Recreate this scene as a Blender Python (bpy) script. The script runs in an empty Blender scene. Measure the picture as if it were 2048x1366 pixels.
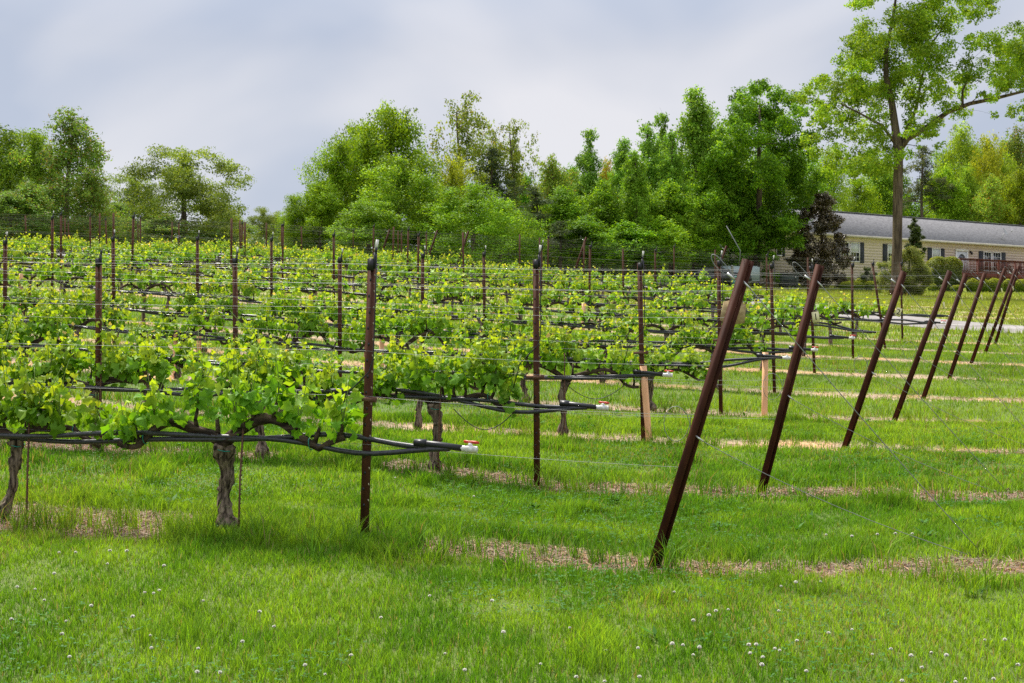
import bpy, math, random
import numpy as np
from mathutils import Vector, Matrix
R = math.radians
SC = bpy.context.scene
COL = SC.collection
rng = np.random.default_rng(11)
random.seed(5)

# ------------------------------------------------------------------ camera
EYE = 1.8
cd = bpy.data.cameras.new('camera'); cam = bpy.data.objects.new('camera', cd); COL.objects.link(cam)
cam.location = (0, 0, EYE); cam.rotation_euler = (R(90), 0, 0)
cd.sensor_width = 36; cd.lens = 2600/2048*36; cd.clip_end = 4000; cd.clip_start = .05
SC.camera = cam
# ------------------------------------------------------------------ sky, sun, exposure
SUN_EL, SUN_AZ = R(56), R(-28)            # azimuth measured from +Y towards +X
SC.view_settings.view_transform = 'Standard'; SC.view_settings.look = 'None'
SC.view_settings.gamma = 1; SC.view_settings.exposure = 0.85
w = bpy.data.worlds.new('World'); SC.world = w; w.use_nodes = True
nt = w.node_tree; nt.nodes.clear(); N = nt.nodes.new; L = nt.links.new
out = N('ShaderNodeOutputWorld'); bgs = N('ShaderNodeBackground'); bgc = N('ShaderNodeBackground'); mx = N('ShaderNodeMixShader')
sky = N('ShaderNodeTexSky'); sky.sky_type = 'NISHITA'; sky.sun_disc = False; sky.sun_elevation = SUN_EL; sky.sun_rotation = SUN_AZ
L(sky.outputs[0], bgs.inputs[0]); bgs.inputs[1].default_value = .08
tc = N('ShaderNodeTexCoord'); mp = N('ShaderNodeMapping'); mp.inputs['Rotation'].default_value = (0, R(42), R(10)); mp.inputs['Scale'].default_value = (1.9, 1.0, 3.0)
mp.inputs['Location'].default_value = (3.3, 1.2, .6)
n1 = N('ShaderNodeTexNoise'); n1.inputs['Scale'].default_value = 1.35; n1.inputs['Detail'].default_value = 4; n1.inputs['Roughness'].default_value = .42; n1.inputs['Distortion'].default_value = .5
L(tc.outputs['Generated'], mp.inputs[0]); L(mp.outputs[0], n1.inputs[0])
cr = N('ShaderNodeValToRGB'); L(n1.outputs[0], cr.inputs[0])
cr.color_ramp.elements[0].position = .42; cr.color_ramp.elements[0].color = (.515, .57, .695, 1)
cr.color_ramp.elements[1].position = .60; cr.color_ramp.elements[1].color = (.84, .83, .865, 1)
e = cr.color_ramp.elements.new(.5); e.color = (.68, .70, .775, 1)
sx = N('ShaderNodeSeparateXYZ'); L(tc.outputs['Generated'], sx.inputs[0])
mr = N('ShaderNodeMapRange'); L(sx.outputs[2], mr.inputs[0]); mr.inputs[1].default_value = .22; mr.inputs[2].default_value = .9; mr.inputs[3].default_value = .54; mr.inputs[4].default_value = 1.25
L(cr.outputs[0], bgc.inputs[0]); L(mr.outputs[0], bgc.inputs[1])
mx.inputs[0].default_value = .93; L(bgs.outputs[0], mx.inputs[1]); L(bgc.outputs[0], mx.inputs[2]); L(mx.outputs[0], out.inputs[0])
sd = bpy.data.lights.new('sun', 'SUN'); sd.energy = 4.2; sd.angle = R(9); sd.color = (1, .95, .86)
sun = bpy.data.objects.new('sun', sd); COL.objects.link(sun)
sdir = Vector((math.sin(SUN_AZ)*math.cos(SUN_EL), math.cos(SUN_AZ)*math.cos(SUN_EL), math.sin(SUN_EL)))
sun.rotation_euler = sdir.to_track_quat('Z', 'Y').to_euler()
SC.cycles.use_denoising = False
SC.cycles.max_bounces = 7; SC.cycles.diffuse_bounces = 3; SC.cycles.transmission_bounces = 5; SC.cycles.glossy_bounces = 2
SC.cycles.sample_clamp_indirect = 4

# ------------------------------------------------------------------ generic helpers
def tag(o, label=None, cat=None, group=None, kind=None):
    if label: o['label'] = label
    if cat: o['category'] = cat
    if group: o['group'] = group
    if kind: o['kind'] = kind
    return o
def empty(name, loc=(0, 0, 0), rz=0):
    o = bpy.data.objects.new(name, None); COL.objects.link(o); o.location = loc; o.rotation_euler = (0, 0, rz); o.empty_display_size = .1
    return o
def mesh_np(name, V, Fs, mat=None, parent=None, col=None, smooth=False, tint=None):
    V = np.asarray(V, np.float32).reshape(-1, 3)
    Fs = [np.asarray(f, np.int32) for f in Fs if len(f)]
    me = bpy.data.meshes.new(name)
    me.vertices.add(len(V)); me.vertices.foreach_set('co', V.ravel())
    loops = np.concatenate([f.ravel() for f in Fs]); tot = np.concatenate([np.full(len(f), f.shape[1], np.int32) for f in Fs])
    st = np.concatenate([[0], np.cumsum(tot)[:-1]]).astype(np.int32)
    me.loops.add(len(loops)); me.loops.foreach_set('vertex_index', loops)
    me.polygons.add(len(tot)); me.polygons.foreach_set('loop_start', st); me.polygons.foreach_set('loop_total', tot)
    if smooth: me.polygons.foreach_set('use_smooth', np.ones(len(tot), bool))
    if col is not None:
        a = me.attributes.new('Col', 'FLOAT_COLOR', 'POINT')
        c = np.ones((len(V), 4), np.float32); c[:, :3] = col; a.data.foreach_set('color', c.ravel())
    me.update(calc_edges=True)
    if mat: me.materials.append(mat)
    o = bpy.data.objects.new(name, me); COL.objects.link(o)
    if parent: o.parent = parent
    if tint: o.color = (*tint, 1)
    return o
class MB:
    def __init__(s): s.V = []; s.F = {}; s.n = 0; s.C = []
    def add(s, V, Fs, col=None):
        V = np.asarray(V, float).reshape(-1, 3)
        for f in Fs:
            f = np.asarray(f, int)
            if len(f): s.F.setdefault(f.shape[1], []).append(f + s.n)
        s.V.append(V); s.n += len(V)
        s.C.append(np.tile(np.array(col if col is not None else (1, 1, 1), float), (len(V), 1)) if col is None or np.ndim(col) == 1 else col)
        return s
    def box(s, c, size, M=None, col=None):
        x, y, z = np.array(size)/2
        V = np.array([[-x, -y, -z], [x, -y, -z], [x, y, -z], [-x, y, -z], [-x, -y, z], [x, -y, z], [x, y, z], [-x, y, z]])
        if M is not None: V = V @ np.array(M).T
        return s.add(V + np.array(c), [[(0, 3, 2, 1), (4, 5, 6, 7), (0, 1, 5, 4), (1, 2, 6, 5), (2, 3, 7, 6), (3, 0, 4, 7)]], col)
    def tube(s, P, r, seg=8, rough=0, seed=0, caps=True, col=None, flat=1.0):
        P = np.asarray(P, float); n = len(P); r = np.broadcast_to(np.asarray(r, float), (n,))
        T = np.gradient(P, axis=0); T /= np.linalg.norm(T, axis=1)[:, None] + 1e-9
        ref = np.array([0, 1, 0.]) if abs(T[0][1]) < .8 else np.array([1, 0, 0.])
        U = np.zeros_like(P); u = np.cross(T[0], ref); u /= np.linalg.norm(u)
        for i in range(n):
            u = u - T[i]*np.dot(u, T[i]); u /= np.linalg.norm(u) + 1e-9; U[i] = u
        W = np.cross(T, U); a = np.arange(seg)*2*np.pi/seg
        rr = r[:, None]*np.ones((n, seg))
        if rough:
            g = np.random.default_rng(seed)
            fl = 1 + rough*.7*np.sin(a*3 + g.random()*6)[None] * np.cos(np.arange(n)*.25 + g.random()*6)[:, None]
            rr = rr*fl*(1 + rough*(g.random((n, seg)) - .5))
        V = P[:, None] + rr[..., None]*(np.cos(a)[None, :, None]*U[:, None] + flat*np.sin(a)[None, :, None]*W[:, None])
        i, j = np.meshgrid(np.arange(n-1), np.arange(seg), indexing='ij'); j2 = (j+1) % seg
        F = np.stack([i*seg+j, i*seg+j2, (i+1)*seg+j2, (i+1)*seg+j], -1).reshape(-1, 4)
        Fs = [F]
        if caps: Fs += [np.arange(seg)[::-1][None], ((n-1)*seg + np.arange(seg))[None]]
        return s.add(V.reshape(-1, 3), Fs, col)
    def prism(s, prof, P0, P1, X, Y, col=None):
        """extrude a closed 2-D outline from P0 to P1; X, Y are its plane's axes (side walls and thin caps as a strip)"""
        prof = np.asarray(prof, float); n = len(prof); P0, P1, X, Y = map(lambda q: np.asarray(q, float), (P0, P1, X, Y))
        B = prof[:, :1]*X + prof[:, 1:]*Y; i = np.arange(n); j = (i+1) % n
        return s.add(np.concatenate([P0+B, P1+B]), [np.stack([i, j, j+n, i+n], -1), i[::-1][None], (i+n)[None]], col)
    def build(s, name, mat, parent=None, smooth=False, col=False, tint=None):
        C_ = np.concatenate(s.C) if col else None
        return mesh_np(name, np.concatenate(s.V), [np.concatenate(v) for v in s.F.values()], mat, parent, C_, smooth, tint)
def copy_tree(o, parent=None):
    c = o.copy(); COL.objects.link(c); c.parent = parent
    for ch in list(o.children): copy_tree(ch, c)
    return c
_h = np.random.default_rng(3).random((256, 256))
def vnoise(x, y, sc=1.0, off=0):
    x = np.asarray(x, float)/sc + off; y = np.asarray(y, float)/sc + off*.7
    xi = np.floor(x).astype(int); yi = np.floor(y).astype(int); fx = x-xi; fy = y-yi; fx = fx*fx*(3-2*fx); fy = fy*fy*(3-2*fy)
    g = lambda a, b: _h[a % 256, b % 256]
    return (g(xi, yi)*(1-fx)+g(xi+1, yi)*fx)*(1-fy) + (g(xi, yi+1)*(1-fx)+g(xi+1, yi+1)*fx)*fy
def fnoise(x, y, sc=1.0, off=0, oct=3):
    s = 0; a = .5; t = 0
    for k in range(oct): s = s + a*vnoise(x, y, sc/2**k, off+k*13.3); t += a; a *= .5
    return s/t
def sstep(a, b, x): t = np.clip((x-a)/(b-a), 0, 1); return t*t*(3-2*t)

# ------------------------------------------------------------------ terrain (a slope rising 3.6 degrees away from the camera, with gentle swells)
SL = .0627
CP = np.array([(0,0,0),(-5,5,.02),(5,5,0),(.83,7.67,0),(2.8,7.3,.1),(6,8,.1),(-.93,8.1,.055),(-3.3,8.7,.07),(2,10.2,-.024),(.2,10.7,-.04),(5,10,-.0),(-.65,10.9,.05),(-2.2,11.3,.09),
(-3.7,11.7,.12),(3,13.5,-.03),(7,12,0),(4.5,16.5,-.1),(-2.6,16,.06),(-7.3,17.5,.37),(-4.8,22.4,.45),(-.5,21,.16),(5.1,19.3,-.07),(8,23,-.02),(10,27.5,-.03),(-3.5,26.6,.6),(-6,34,1.0),
(13,30.5,0),(10.8,34,0),(6.8,43.5,.5),(3.3,52,.85),(-10,42,1.35),(-20,42,1.7),(-3,57,1.2),(-20,66,1.75),(-45,66,2.1),(15,57,.2),(20,64,-.05),(14,80,.15),(5,78,.6),(31,86,-.35),(20,88,.05),
(45,90,-.45),(40,56,-.2),(25,42,-.1),(60,120,0),(0,130,1),(-60,130,2),(20,32,0),(-15,23,1.0),(-15,13,.35),(16,10,0),(0,-15,0),(-20,0,0),(20,0,0),(10,66,.3),(35,75,-.35)], float)
_D = np.sqrt(((CP[:, None, :2]-CP[None, :, :2])**2).sum(-1) + .8)
_W = np.linalg.solve(_D + 1e-3*np.eye(len(CP)), CP[:, 2] - .3)
def G(x, y):
    x = np.atleast_1d(np.asarray(x, float)); y = np.atleast_1d(np.asarray(y, float)); shp = x.shape
    cx = np.clip(x.ravel(), -60, 60); cy = np.clip(y.ravel(), -15, 130); z = np.empty(cx.size)
    for a in range(0, cx.size, 200000):
        s_ = slice(a, a+200000)
        z[s_] = .3 + np.sqrt((cx[s_, None]-CP[:, 0])**2 + (cy[s_, None]-CP[:, 1])**2 + .8) @ _W
    return (z.reshape(shp) + SL*np.clip(y, -20, 150))
def g1(x, y): return float(G(x, y)[0])
def PX(px, Y): return (px-1024)/2600*Y
def PZ(py, Y): return EYE - (py-683)/2600*Y

# ------------------------------------------------------------------ vineyard lattice
TH = R(14); U = np.array([-math.cos(TH), math.sin(TH)]); NRM = np.array([math.sin(TH), math.cos(TH)])
E0 = np.array([.829, 7.67]); STEP = np.array([1.2, 2.557])
NROW = 17
def rowpt(i, t): return E0 + STEP*i + U*t
def t_at(i, px):
    k = (px-1024)/2600; e = E0 + STEP*i
    return (e[0]-k*e[1])/(math.cos(TH)+k*math.sin(TH))
Q0 = float(E0 @ NRM); DQ = float(STEP @ NRM)
def rowdist(x, y):
    q = x*NRM[0] + y*NRM[1] - Q0; i = np.round(q/DQ); return q - i*DQ, i
def rowt(x, y, i): return (x - E0[0] - STEP[0]*i)*U[0] + (y - E0[1] - STEP[1]*i)*U[1]
T_END = {9: t_at(9, 1700), 10: t_at(10, 1610), 11: t_at(11, 1500), 12: t_at(12, 1412), 13: t_at(13, 1136), 14: t_at(14, 904), 15: t_at(15, 844), 16: t_at(16, 751)}
t0row = {i: T_END.get(i, 0) for i in range(NROW)}
ROAD = np.array([(30, 8), (22, 20), (16.5, 28), (13.2, 33.4), (10.8, 36.8), (6.8, 47), (4.9, 52), (2.6, 57), (-3, 64), (-14, 71), (-30, 76)], float)
def road_dist(x, y):
    d = np.full(np.shape(x), 1e9)
    for a, b in zip(ROAD[:-1], ROAD[1:]):
        ab = b-a; t = np.clip(((x-a[0])*ab[0]+(y-a[1])*ab[1])/(ab@ab), 0, 1)
        d = np.minimum(d, np.hypot(x-a[0]-t*ab[0], y-a[1]-t*ab[1]))
    return d
def mulch(x, y):
    d, i = rowdist(x, y); t = rowt(x, y, i)
    wv = .30 + .34*(fnoise(x, y, 1.3, 5)-.32)
    wv = wv - .07 + .16*((i == 0) & (t > 3.05)) + .12*(fnoise(x, y, 3.1, 77)-.5)
    cover = np.where((i == 0) & (t > 1.45) & (t < 3.0), 1, 0) + np.where((i == 1) & (t > 3.2) & (t < 4.2), .6, 0) + np.where((i >= 2) & (t < -.2), .45*fnoise(x, y, 2.2, 9) + .12, 0)
    wv = wv - .3*cover
    m = sstep(.09, -.09, np.abs(d - .07*(fnoise(x, y, .5, 2)-.5)) - wv + .22*(fnoise(x, y, .16, 3)-.5))
    m = np.where((i < 0) | (i >= NROW), 0, m)
    m = np.where((i > 8) & (road_dist(x, y) < 3.0), 0, m)
    return m * sstep(60, 52, y)

# ------------------------------------------------------------------ materials
def mat(name, base=(.5, .5, .5), rough=.6, spec=.3, metal=0):
    m = bpy.data.materials.new(name); m.use_nodes = True; b = m.node_tree.nodes['Principled BSDF']
    b.inputs['Base Color'].default_value = (*base, 1); b.inputs['Roughness'].default_value = rough
    b.inputs['Specular IOR Level'].default_value = spec; b.inputs['Metallic'].default_value = metal
    return m
def noisy(name, c1, c2, scale=8, rough=.7, spec=.25, stretch=(1, 1, 1), bump=0, detail=6, metal=0, c3=None, pos=(.35, .65), bscale=None):
    m = mat(name, c1, rough, spec, metal); nt = m.node_tree; N = nt.nodes.new; L = nt.links.new; b = nt.nodes['Principled BSDF']
    tc = N('ShaderNodeTexCoord'); mp = N('ShaderNodeMapping'); mp.inputs['Scale'].default_value = stretch
    n = N('ShaderNodeTexNoise'); n.inputs['Scale'].default_value = scale; n.inputs['Detail'].default_value = detail
    cr = N('ShaderNodeValToRGB'); cr.color_ramp.elements[0].color = (*c1, 1); cr.color_ramp.elements[1].color = (*c2, 1)
    cr.color_ramp.elements[0].position = pos[0]; cr.color_ramp.elements[1].position = pos[1]
    if c3: e = cr.color_ramp.elements.new(min(.98, pos[1]+.12)); e.color = (*c3, 1)
    L(tc.outputs['Object'], mp.inputs[0]); L(mp.outputs[0], n.inputs[0]); L(n.outputs[0], cr.inputs[0]); L(cr.outputs[0], b.inputs['Base Color'])
    if bump:
        bm = N('ShaderNodeBump'); bm.inputs['Strength'].default_value = bump; bm.inputs['Distance'].default_value = .02
        src = n
        if bscale: src = N('ShaderNodeTexNoise'); src.inputs['Scale'].default_value = bscale; src.inputs['Detail'].default_value = 8; L(mp.outputs[0], src.inputs[0])
        L(src.outputs[0], bm.inputs['Height']); L(bm.outputs[0], b.inputs['Normal'])
    return m
def leafmat(name, trans=.38, rough=.45, spec=.35, tmul=(1.25, 1.15, .6)):
    m = bpy.data.materials.new(name); m.use_nodes = True; nt = m.node_tree; N = nt.nodes.new; L = nt.links.new
    b = nt.nodes['Principled BSDF']; o = nt.nodes['Material Output']
    at = N('ShaderNodeAttribute'); at.attribute_name = 'Col'; oi = N('ShaderNodeObjectInfo')
    mu = N('ShaderNodeMix'); mu.data_type = 'RGBA'; mu.blend_type = 'MULTIPLY'; mu.inputs[0].default_value = 1
    L(at.outputs[0], mu.inputs[6]); L(oi.outputs['Color'], mu.inputs[7]); L(mu.outputs[2], b.inputs['Base Color'])
    b.inputs['Roughness'].default_value = rough; b.inputs['Specular IOR Level'].default_value = spec
    tr = N('ShaderNodeBsdfTranslucent'); m2 = N('ShaderNodeMix'); m2.data_type = 'RGBA'; m2.blend_type = 'MULTIPLY'; m2.inputs[0].default_value = 1
    L(mu.outputs[2], m2.inputs[6]); m2.inputs[7].default_value = (*tmul, 1); L(m2.outputs[2], tr.inputs[0])
    ms = N('ShaderNodeMixShader'); ms.inputs[0].default_value = trans; L(b.outputs[0], ms.inputs[1]); L(tr.outputs[0], ms.inputs[2]); L(ms.outputs[0], o.inputs[0])
    return m
def colmat(name, rough=.85, spec=.15, nz=40, amp=.5, bump=.4):
    m = mat(name, rough=rough, spec=spec); nt = m.node_tree; N = nt.nodes.new; L = nt.links.new; b = nt.nodes['Principled BSDF']
    at = N('ShaderNodeAttribute'); at.attribute_name = 'Col'; tc = N('ShaderNodeTexCoord')
    n = N('ShaderNodeTexNoise'); n.inputs['Scale'].default_value = nz; n.inputs['Detail'].default_value = 8; n.inputs['Roughness'].default_value = .7; L(tc.outputs['Object'], n.inputs[0])
    mr = N('ShaderNodeMapRange'); L(n.outputs[0], mr.inputs[0]); mr.inputs[1].default_value = .3; mr.inputs[2].default_value = .7; mr.inputs[3].default_value = 1-amp; mr.inputs[4].default_value = 1+amp
    vm = N('ShaderNodeVectorMath'); vm.operation = 'SCALE'; L(at.outputs[0], vm.inputs[0]); L(mr.outputs[0], vm.inputs['Scale']); L(vm.outputs[0], b.inputs['Base Color'])
    bm = N('ShaderNodeBump'); bm.inputs['Strength'].default_value = bump; bm.inputs['Distance'].default_value = .02; L(n.outputs[0], bm.inputs['Height']); L(bm.outputs[0], b.inputs['Normal'])
    return m
M_ground = colmat('ground soil and turf')
M_grass = leafmat('grass blades', .38, .6, .12, (1.2, 1.1, .4))
M_straw = leafmat('dry straw', .15, .7, .15, (1, 1, 1))
M_leaf = leafmat('vine leaves', .45, .5, .18, (1.3, 1.15, .4))
M_tree = leafmat('tree leaves', .42, .6, .14, (1.3, 1.12, .45))
M_glossleaf = leafmat('magnolia leaves', .08, .35, .45, (1, 1, 1))
M_shoot = mat('green shoot', (.16, .24, .05), .5)
M_vbark = noisy('vine bark', (.03, .022, .016), (.25, .19, .14), 46, .95, .08, (1, 1, .13), 1.0, 10, pos=(.38, .64))
M_vbark_d = noisy('vine cordon bark', (.022, .016, .012), (.11, .078, .055), 30, .95, .1, (.22, 1, 1), 1.0, 8)
M_bark = noisy('tree bark', (.04, .03, .022), (.16, .125, .09), 9, .95, .1, (1, 1, .18), .9, 8)
M_oakbark = noisy('oak bark', (.045, .034, .026), (.17, .13, .095), 7, .95, .1, (1, 1, .16), 1.0, 10)
M_post = noisy('painted steel line post', (.052, .021, .012), (.095, .038, .021), 22, .7, .1, (1, 1, .3), .25, 8, c3=(.12, .06, .038))
M_post2 = noisy('painted steel end post', (.038, .013, .008), (.072, .024, .013), 16, .7, .1, (1, 1, .25), .2, 8, c3=(.15, .065, .04), pos=(.36, .68))
M_wire = mat('galvanised wire', (.28, .28, .275), .6, .3, .2)
M_cable = mat('guy cable', (.22, .225, .22), .6, .3, .4)
M_hose = noisy('black poly hose', (.012, .013, .015), (.035, .036, .04), 60, .38, .5)
M_blk = mat('black plastic', (.012, .012, .014), .45, .4)
M_pvc = noisy('white pvc', (.52, .50, .45), (.74, .74, .72), 30, .45, .4)
M_red = mat('red plastic handle', (.55, .035, .02), .4, .4)
M_tag = noisy('weathered white tag', (.55, .54, .50), (.72, .70, .64), 60, .7)
M_ytag = mat('pale number tag', (.72, .66, .38), .6)
M_ytag2 = mat('worn tab steel', (.38, .34, .22), .6)
M_ink = mat('black ink', (.02, .02, .02), .6)
M_ply = noisy('weathered board', (.32, .23, .12), (.50, .38, .21), 40, .85, .1)
M_tube = noisy('tan grow tube', (.62, .33, .16), (.78, .44, .24), 10, .6, .2, (1, 1, .3))
M_tie = mat('teal tie tape', (.02, .22, .18), .5)
M_steel = noisy('rusty rebar', (.09, .045, .03), (.17, .09, .06), 60, .8, .2)
M_ferr = mat('ferrule', (.6, .6, .58), .4, .5, .7)

# ------------------------------------------------------------------ ground sheet
def axis(segs):
    a = [segs[0][0]]
    for lo, hi, st in segs:
        n = max(1, int(round((hi-lo)/st))); a += list(np.linspace(lo, hi, n+1)[1:])
    return np.array(a)
xs = axis([(-900, -100, 60), (-100, -24, 3), (-24, -9, .5), (-9, 10, .09), (10, 28, .4), (28, 100, 3), (100, 900, 60)])
ys = axis([(-60, 3.6, 1.5), (3.6, 14, .08), (14, 30, .2), (30, 60, .5), (60, 130, 1.5), (130, 1500, 60)])
gx, gy = np.meshgrid(xs, ys)
mu = mulch(gx, gy)
gz = G(gx, gy) - .025*mu*sstep(25, 12, gy) + .02*(fnoise(gx, gy, .7, 1)-.5)*sstep(40, 20, gy)
bed = np.maximum.reduce([np.exp(-(((gx-19.8)/2.6)**2+((gy-66.8)/1.6)**2)**2), sstep(1.6, .6, np.abs(gy-(78+.30*(gx-14))))*sstep(12.5, 14, gx)*sstep(27, 24, gx)])
bed = bed*sstep(.25, .5, bed + .4*(fnoise(gx, gy, 2, 4)-.5))
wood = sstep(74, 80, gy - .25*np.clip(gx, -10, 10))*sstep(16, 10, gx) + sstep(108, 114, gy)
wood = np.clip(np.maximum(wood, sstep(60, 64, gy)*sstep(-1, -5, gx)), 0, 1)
pn = fnoise(gx, gy, 5, 2)[..., None]; pf = fnoise(gx, gy, .9, 8)[..., None]
turf = np.array([.055, .10, .022])*(1-pn) + np.array([.13, .165, .035])*pn
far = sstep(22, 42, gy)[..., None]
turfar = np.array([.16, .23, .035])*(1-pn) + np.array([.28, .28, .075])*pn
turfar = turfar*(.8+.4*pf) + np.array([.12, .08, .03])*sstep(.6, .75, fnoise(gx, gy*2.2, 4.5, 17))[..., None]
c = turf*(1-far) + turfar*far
straw = np.array([.33, .24, .16])*(.55+.9*pf); straw = straw*(.7+.5*fnoise(gx, gy, .22, 23)[..., None]) + np.array([.12, .035, -.02])*sstep(.5, .66, fnoise(gx, gy, .6, 21))[..., None]
c = c*(1-mu[..., None]) + straw*mu[..., None]
c = c*(1-bed[..., None]) + np.array([.17, .10, .065])*bed[..., None]
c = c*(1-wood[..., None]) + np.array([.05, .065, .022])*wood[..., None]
ny, nx = gx.shape; i, j = np.meshgrid(np.arange(ny-1), np.arange(nx-1), indexing='ij')
F = np.stack([i*nx+j, i*nx+j+1, (i+1)*nx+j+1, (i+1)*nx+j], -1).reshape(-1, 4)
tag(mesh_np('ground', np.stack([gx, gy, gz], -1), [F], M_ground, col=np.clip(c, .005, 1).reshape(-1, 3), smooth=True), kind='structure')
# gravel drive
rp = []
for a, b in zip(ROAD[:-1], ROAD[1:]):
    n = max(2, int(np.hypot(*(b-a))/.8)); rp += [a+(b-a)*k/n for k in range(n)]
rp = np.array(rp + [ROAD[-1]]); 
for _ in range(25): rp[1:-1] = .5*rp[1:-1] + .25*(rp[:-2]+rp[2:])
T = np.gradient(rp, axis=0); T /= np.linalg.norm(T, axis=1)[:, None]; Nn = np.stack([-T[:, 1], T[:, 0]], -1)
rows = []
for k, off in enumerate(np.linspace(-1.5, 1.5, 9)):
    jit = .14*(fnoise(rp[:, 0]*1., rp[:, 1]*1., 1.1, k)-.5) if k in (0, 8) else 0
    p = rp + Nn*(off+jit*np.ones(len(rp)))[:, None]; rows.append(np.stack([p[:, 0], p[:, 1], G(p[:, 0], p[:, 1]) + .05 - .04*(abs(off)/1.5)**4], -1))
V = np.stack(rows, 1); n = len(rp); i, j = np.meshgrid(np.arange(n-1), np.arange(8), indexing='ij')
F = np.stack([i*9+j, i*9+j+1, (i+1)*9+j+1, (i+1)*9+j], -1).reshape(-1, 4)
M_road = noisy('gravel drive', (.19, .175, .165), (.30, .28, .265), 1.2, .95, .1, bump=.5, bscale=60)
tag(mesh_np('driveway', V, [F], M_road, smooth=True), kind='structure')

# ------------------------------------------------------------------ grass
def blades(x, y, h, wd, colr, lean=.5, seg=2):
    n = len(x); g = rng; z = G(x, y) - .01
    a = g.random(n)*2*np.pi; b = a + (g.random(n)-.5)*1.6
    sd_ = np.stack([np.cos(a), np.sin(a), 0*a], -1)*wd[:, None]*.5
    ld = np.stack([-np.sin(b), np.cos(b), 0*b], -1)*(h*lean*(.25+g.random(n)))[:, None]
    P = np.stack([x, y, z], -1); up = np.array([0, 0, 1.])
    if seg == 2:
        V = np.stack([P-sd_, P+sd_, P+ld*.3-sd_*.8+up*(h*.58)[:, None], P+ld*.3+sd_*.8+up*(h*.58)[:, None], P+ld+up*h[:, None]*.98], 1).reshape(-1, 3)
        k = np.arange(n)[:, None]*5; Fs = [k+np.array([0, 1, 3, 2]), k+np.array([2, 3, 4])]; rep = 5
        sh = np.array([.75, .75, 1, 1, 1.1])
    else:
        V = np.stack([P-sd_, P+sd_, P+ld+up*h[:, None]], 1).reshape(-1, 3); k = np.arange(n)[:, None]*3; Fs = [k+np.array([0, 1, 2])]; rep = 3
    return V, Fs, np.repeat(colr, rep, axis=0)
def grasscol(x, y, n, fresh=None):
    g = rng; p = fnoise(x, y, 2.6, 31)*.45 + fnoise(x, y, .38, 33)*.55; p = np.clip((p-.36)/.28, 0, 1)[:, None]; r_ = g.random(n)[:, None]
    dk = np.array([.09, .22, .012]); lt = np.array([.27, .42, .03]); br = np.array([.18, .38, .02])
    c = dk*(1-p)+lt*p; c = c*(1-.4*r_) + br*.4*r_; c *= (.5+1.0*g.random((n, 1)))
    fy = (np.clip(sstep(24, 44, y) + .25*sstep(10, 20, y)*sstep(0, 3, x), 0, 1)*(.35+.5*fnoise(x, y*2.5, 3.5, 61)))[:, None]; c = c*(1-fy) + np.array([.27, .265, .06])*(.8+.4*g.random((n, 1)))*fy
    dry = (g.random(n) < .035 + .10*(fnoise(x, y, 1.7, 40) > .58))[:, None]
    return np.where(dry, np.array([.33, .27, .12])*(.7+.6*g.random((n, 1))), c)
def sample(n, y0, y1, pw=1.0):
    y = np.sqrt(rng.random(n)*(y1**2-y0**2)+y0**2); x = (rng.random(n)*2-1)*(.43*y+.9) + np.where(rng.random(n) < .27, np.where(rng.random(n) < .5, 1, -1)*2.3, 0); return x, y
def keep(x, y, h, extra=0):
    m = mulch(x, y); d, i = rowdist(x, y)
    k = rng.random(len(x)) > m*.93; k &= road_dist(x, y) > 1.35 + .3*fnoise(x, y, .8, 3)
    return k
ROWTREES = []
def grass_layer(name, n, y0, y1, hb, wb, seg):
    x, y = sample(n, y0, y1); k = keep(x, y, 0); x = x[k]; y = y[k]; n = len(x)
    tx = np.round(x/.07 + .5*_h[(y*9).astype(int) % 256, 5])*.07; pull = (rng.random(n) < .5)*.45
    if y1 < 15: x = x + (tx-x)*pull + rng.normal(0, .008, n)
    d, i = rowdist(x, y); t = rowt(x, y, i)
    hn = .25 + 1.1*fnoise(x, y, .3, 50) + .5*fnoise(x, y, 1.6, 51) + 1.3*sstep(.66, .78, fnoise(x, y, .4, 57))
    edge = np.exp(-((d-.5)/.14)**2)*(.2 + .7*fnoise(x, y, .8, 52))*((i >= 0) & (i < NROW))
    long0 = ((i == 0) & (t > 1.2) & (t < 3.3))*np.exp(-((d+.12)/.33)**2)*1.5*fnoise(x, y, .35, 55)
    long0 += ((i == 1) & (t > 1.8) & (t < 5))*np.exp(-((d+.05)/.3)**2)*.7*fnoise(x, y, .35, 56)
    h = hb*(hn + edge + long0)*(.55+.75*rng.random(n)); wd = wb*(.7+.6*rng.random(n))
    cc = grasscol(x, y, n); cc = cc*(1-.12*np.clip(edge+long0, 0, 1))[:, None]  # shade at strip edges and under the vines put into the blade colour
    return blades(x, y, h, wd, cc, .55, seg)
mb = MB()
for a in ((400000, 4.0, 9.5, .046, .0046, 2), (320000, 9.3, 15, .05, .0072, 2), (290000, 14.8, 28, .055, .012, 1), (190000, 27.5, 60, .085, .028, 1), (60000, 59, 92, .1, .05, 1)):
    V, Fs, cc = grass_layer('g', *a); mb.add(V, Fs, cc)
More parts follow.
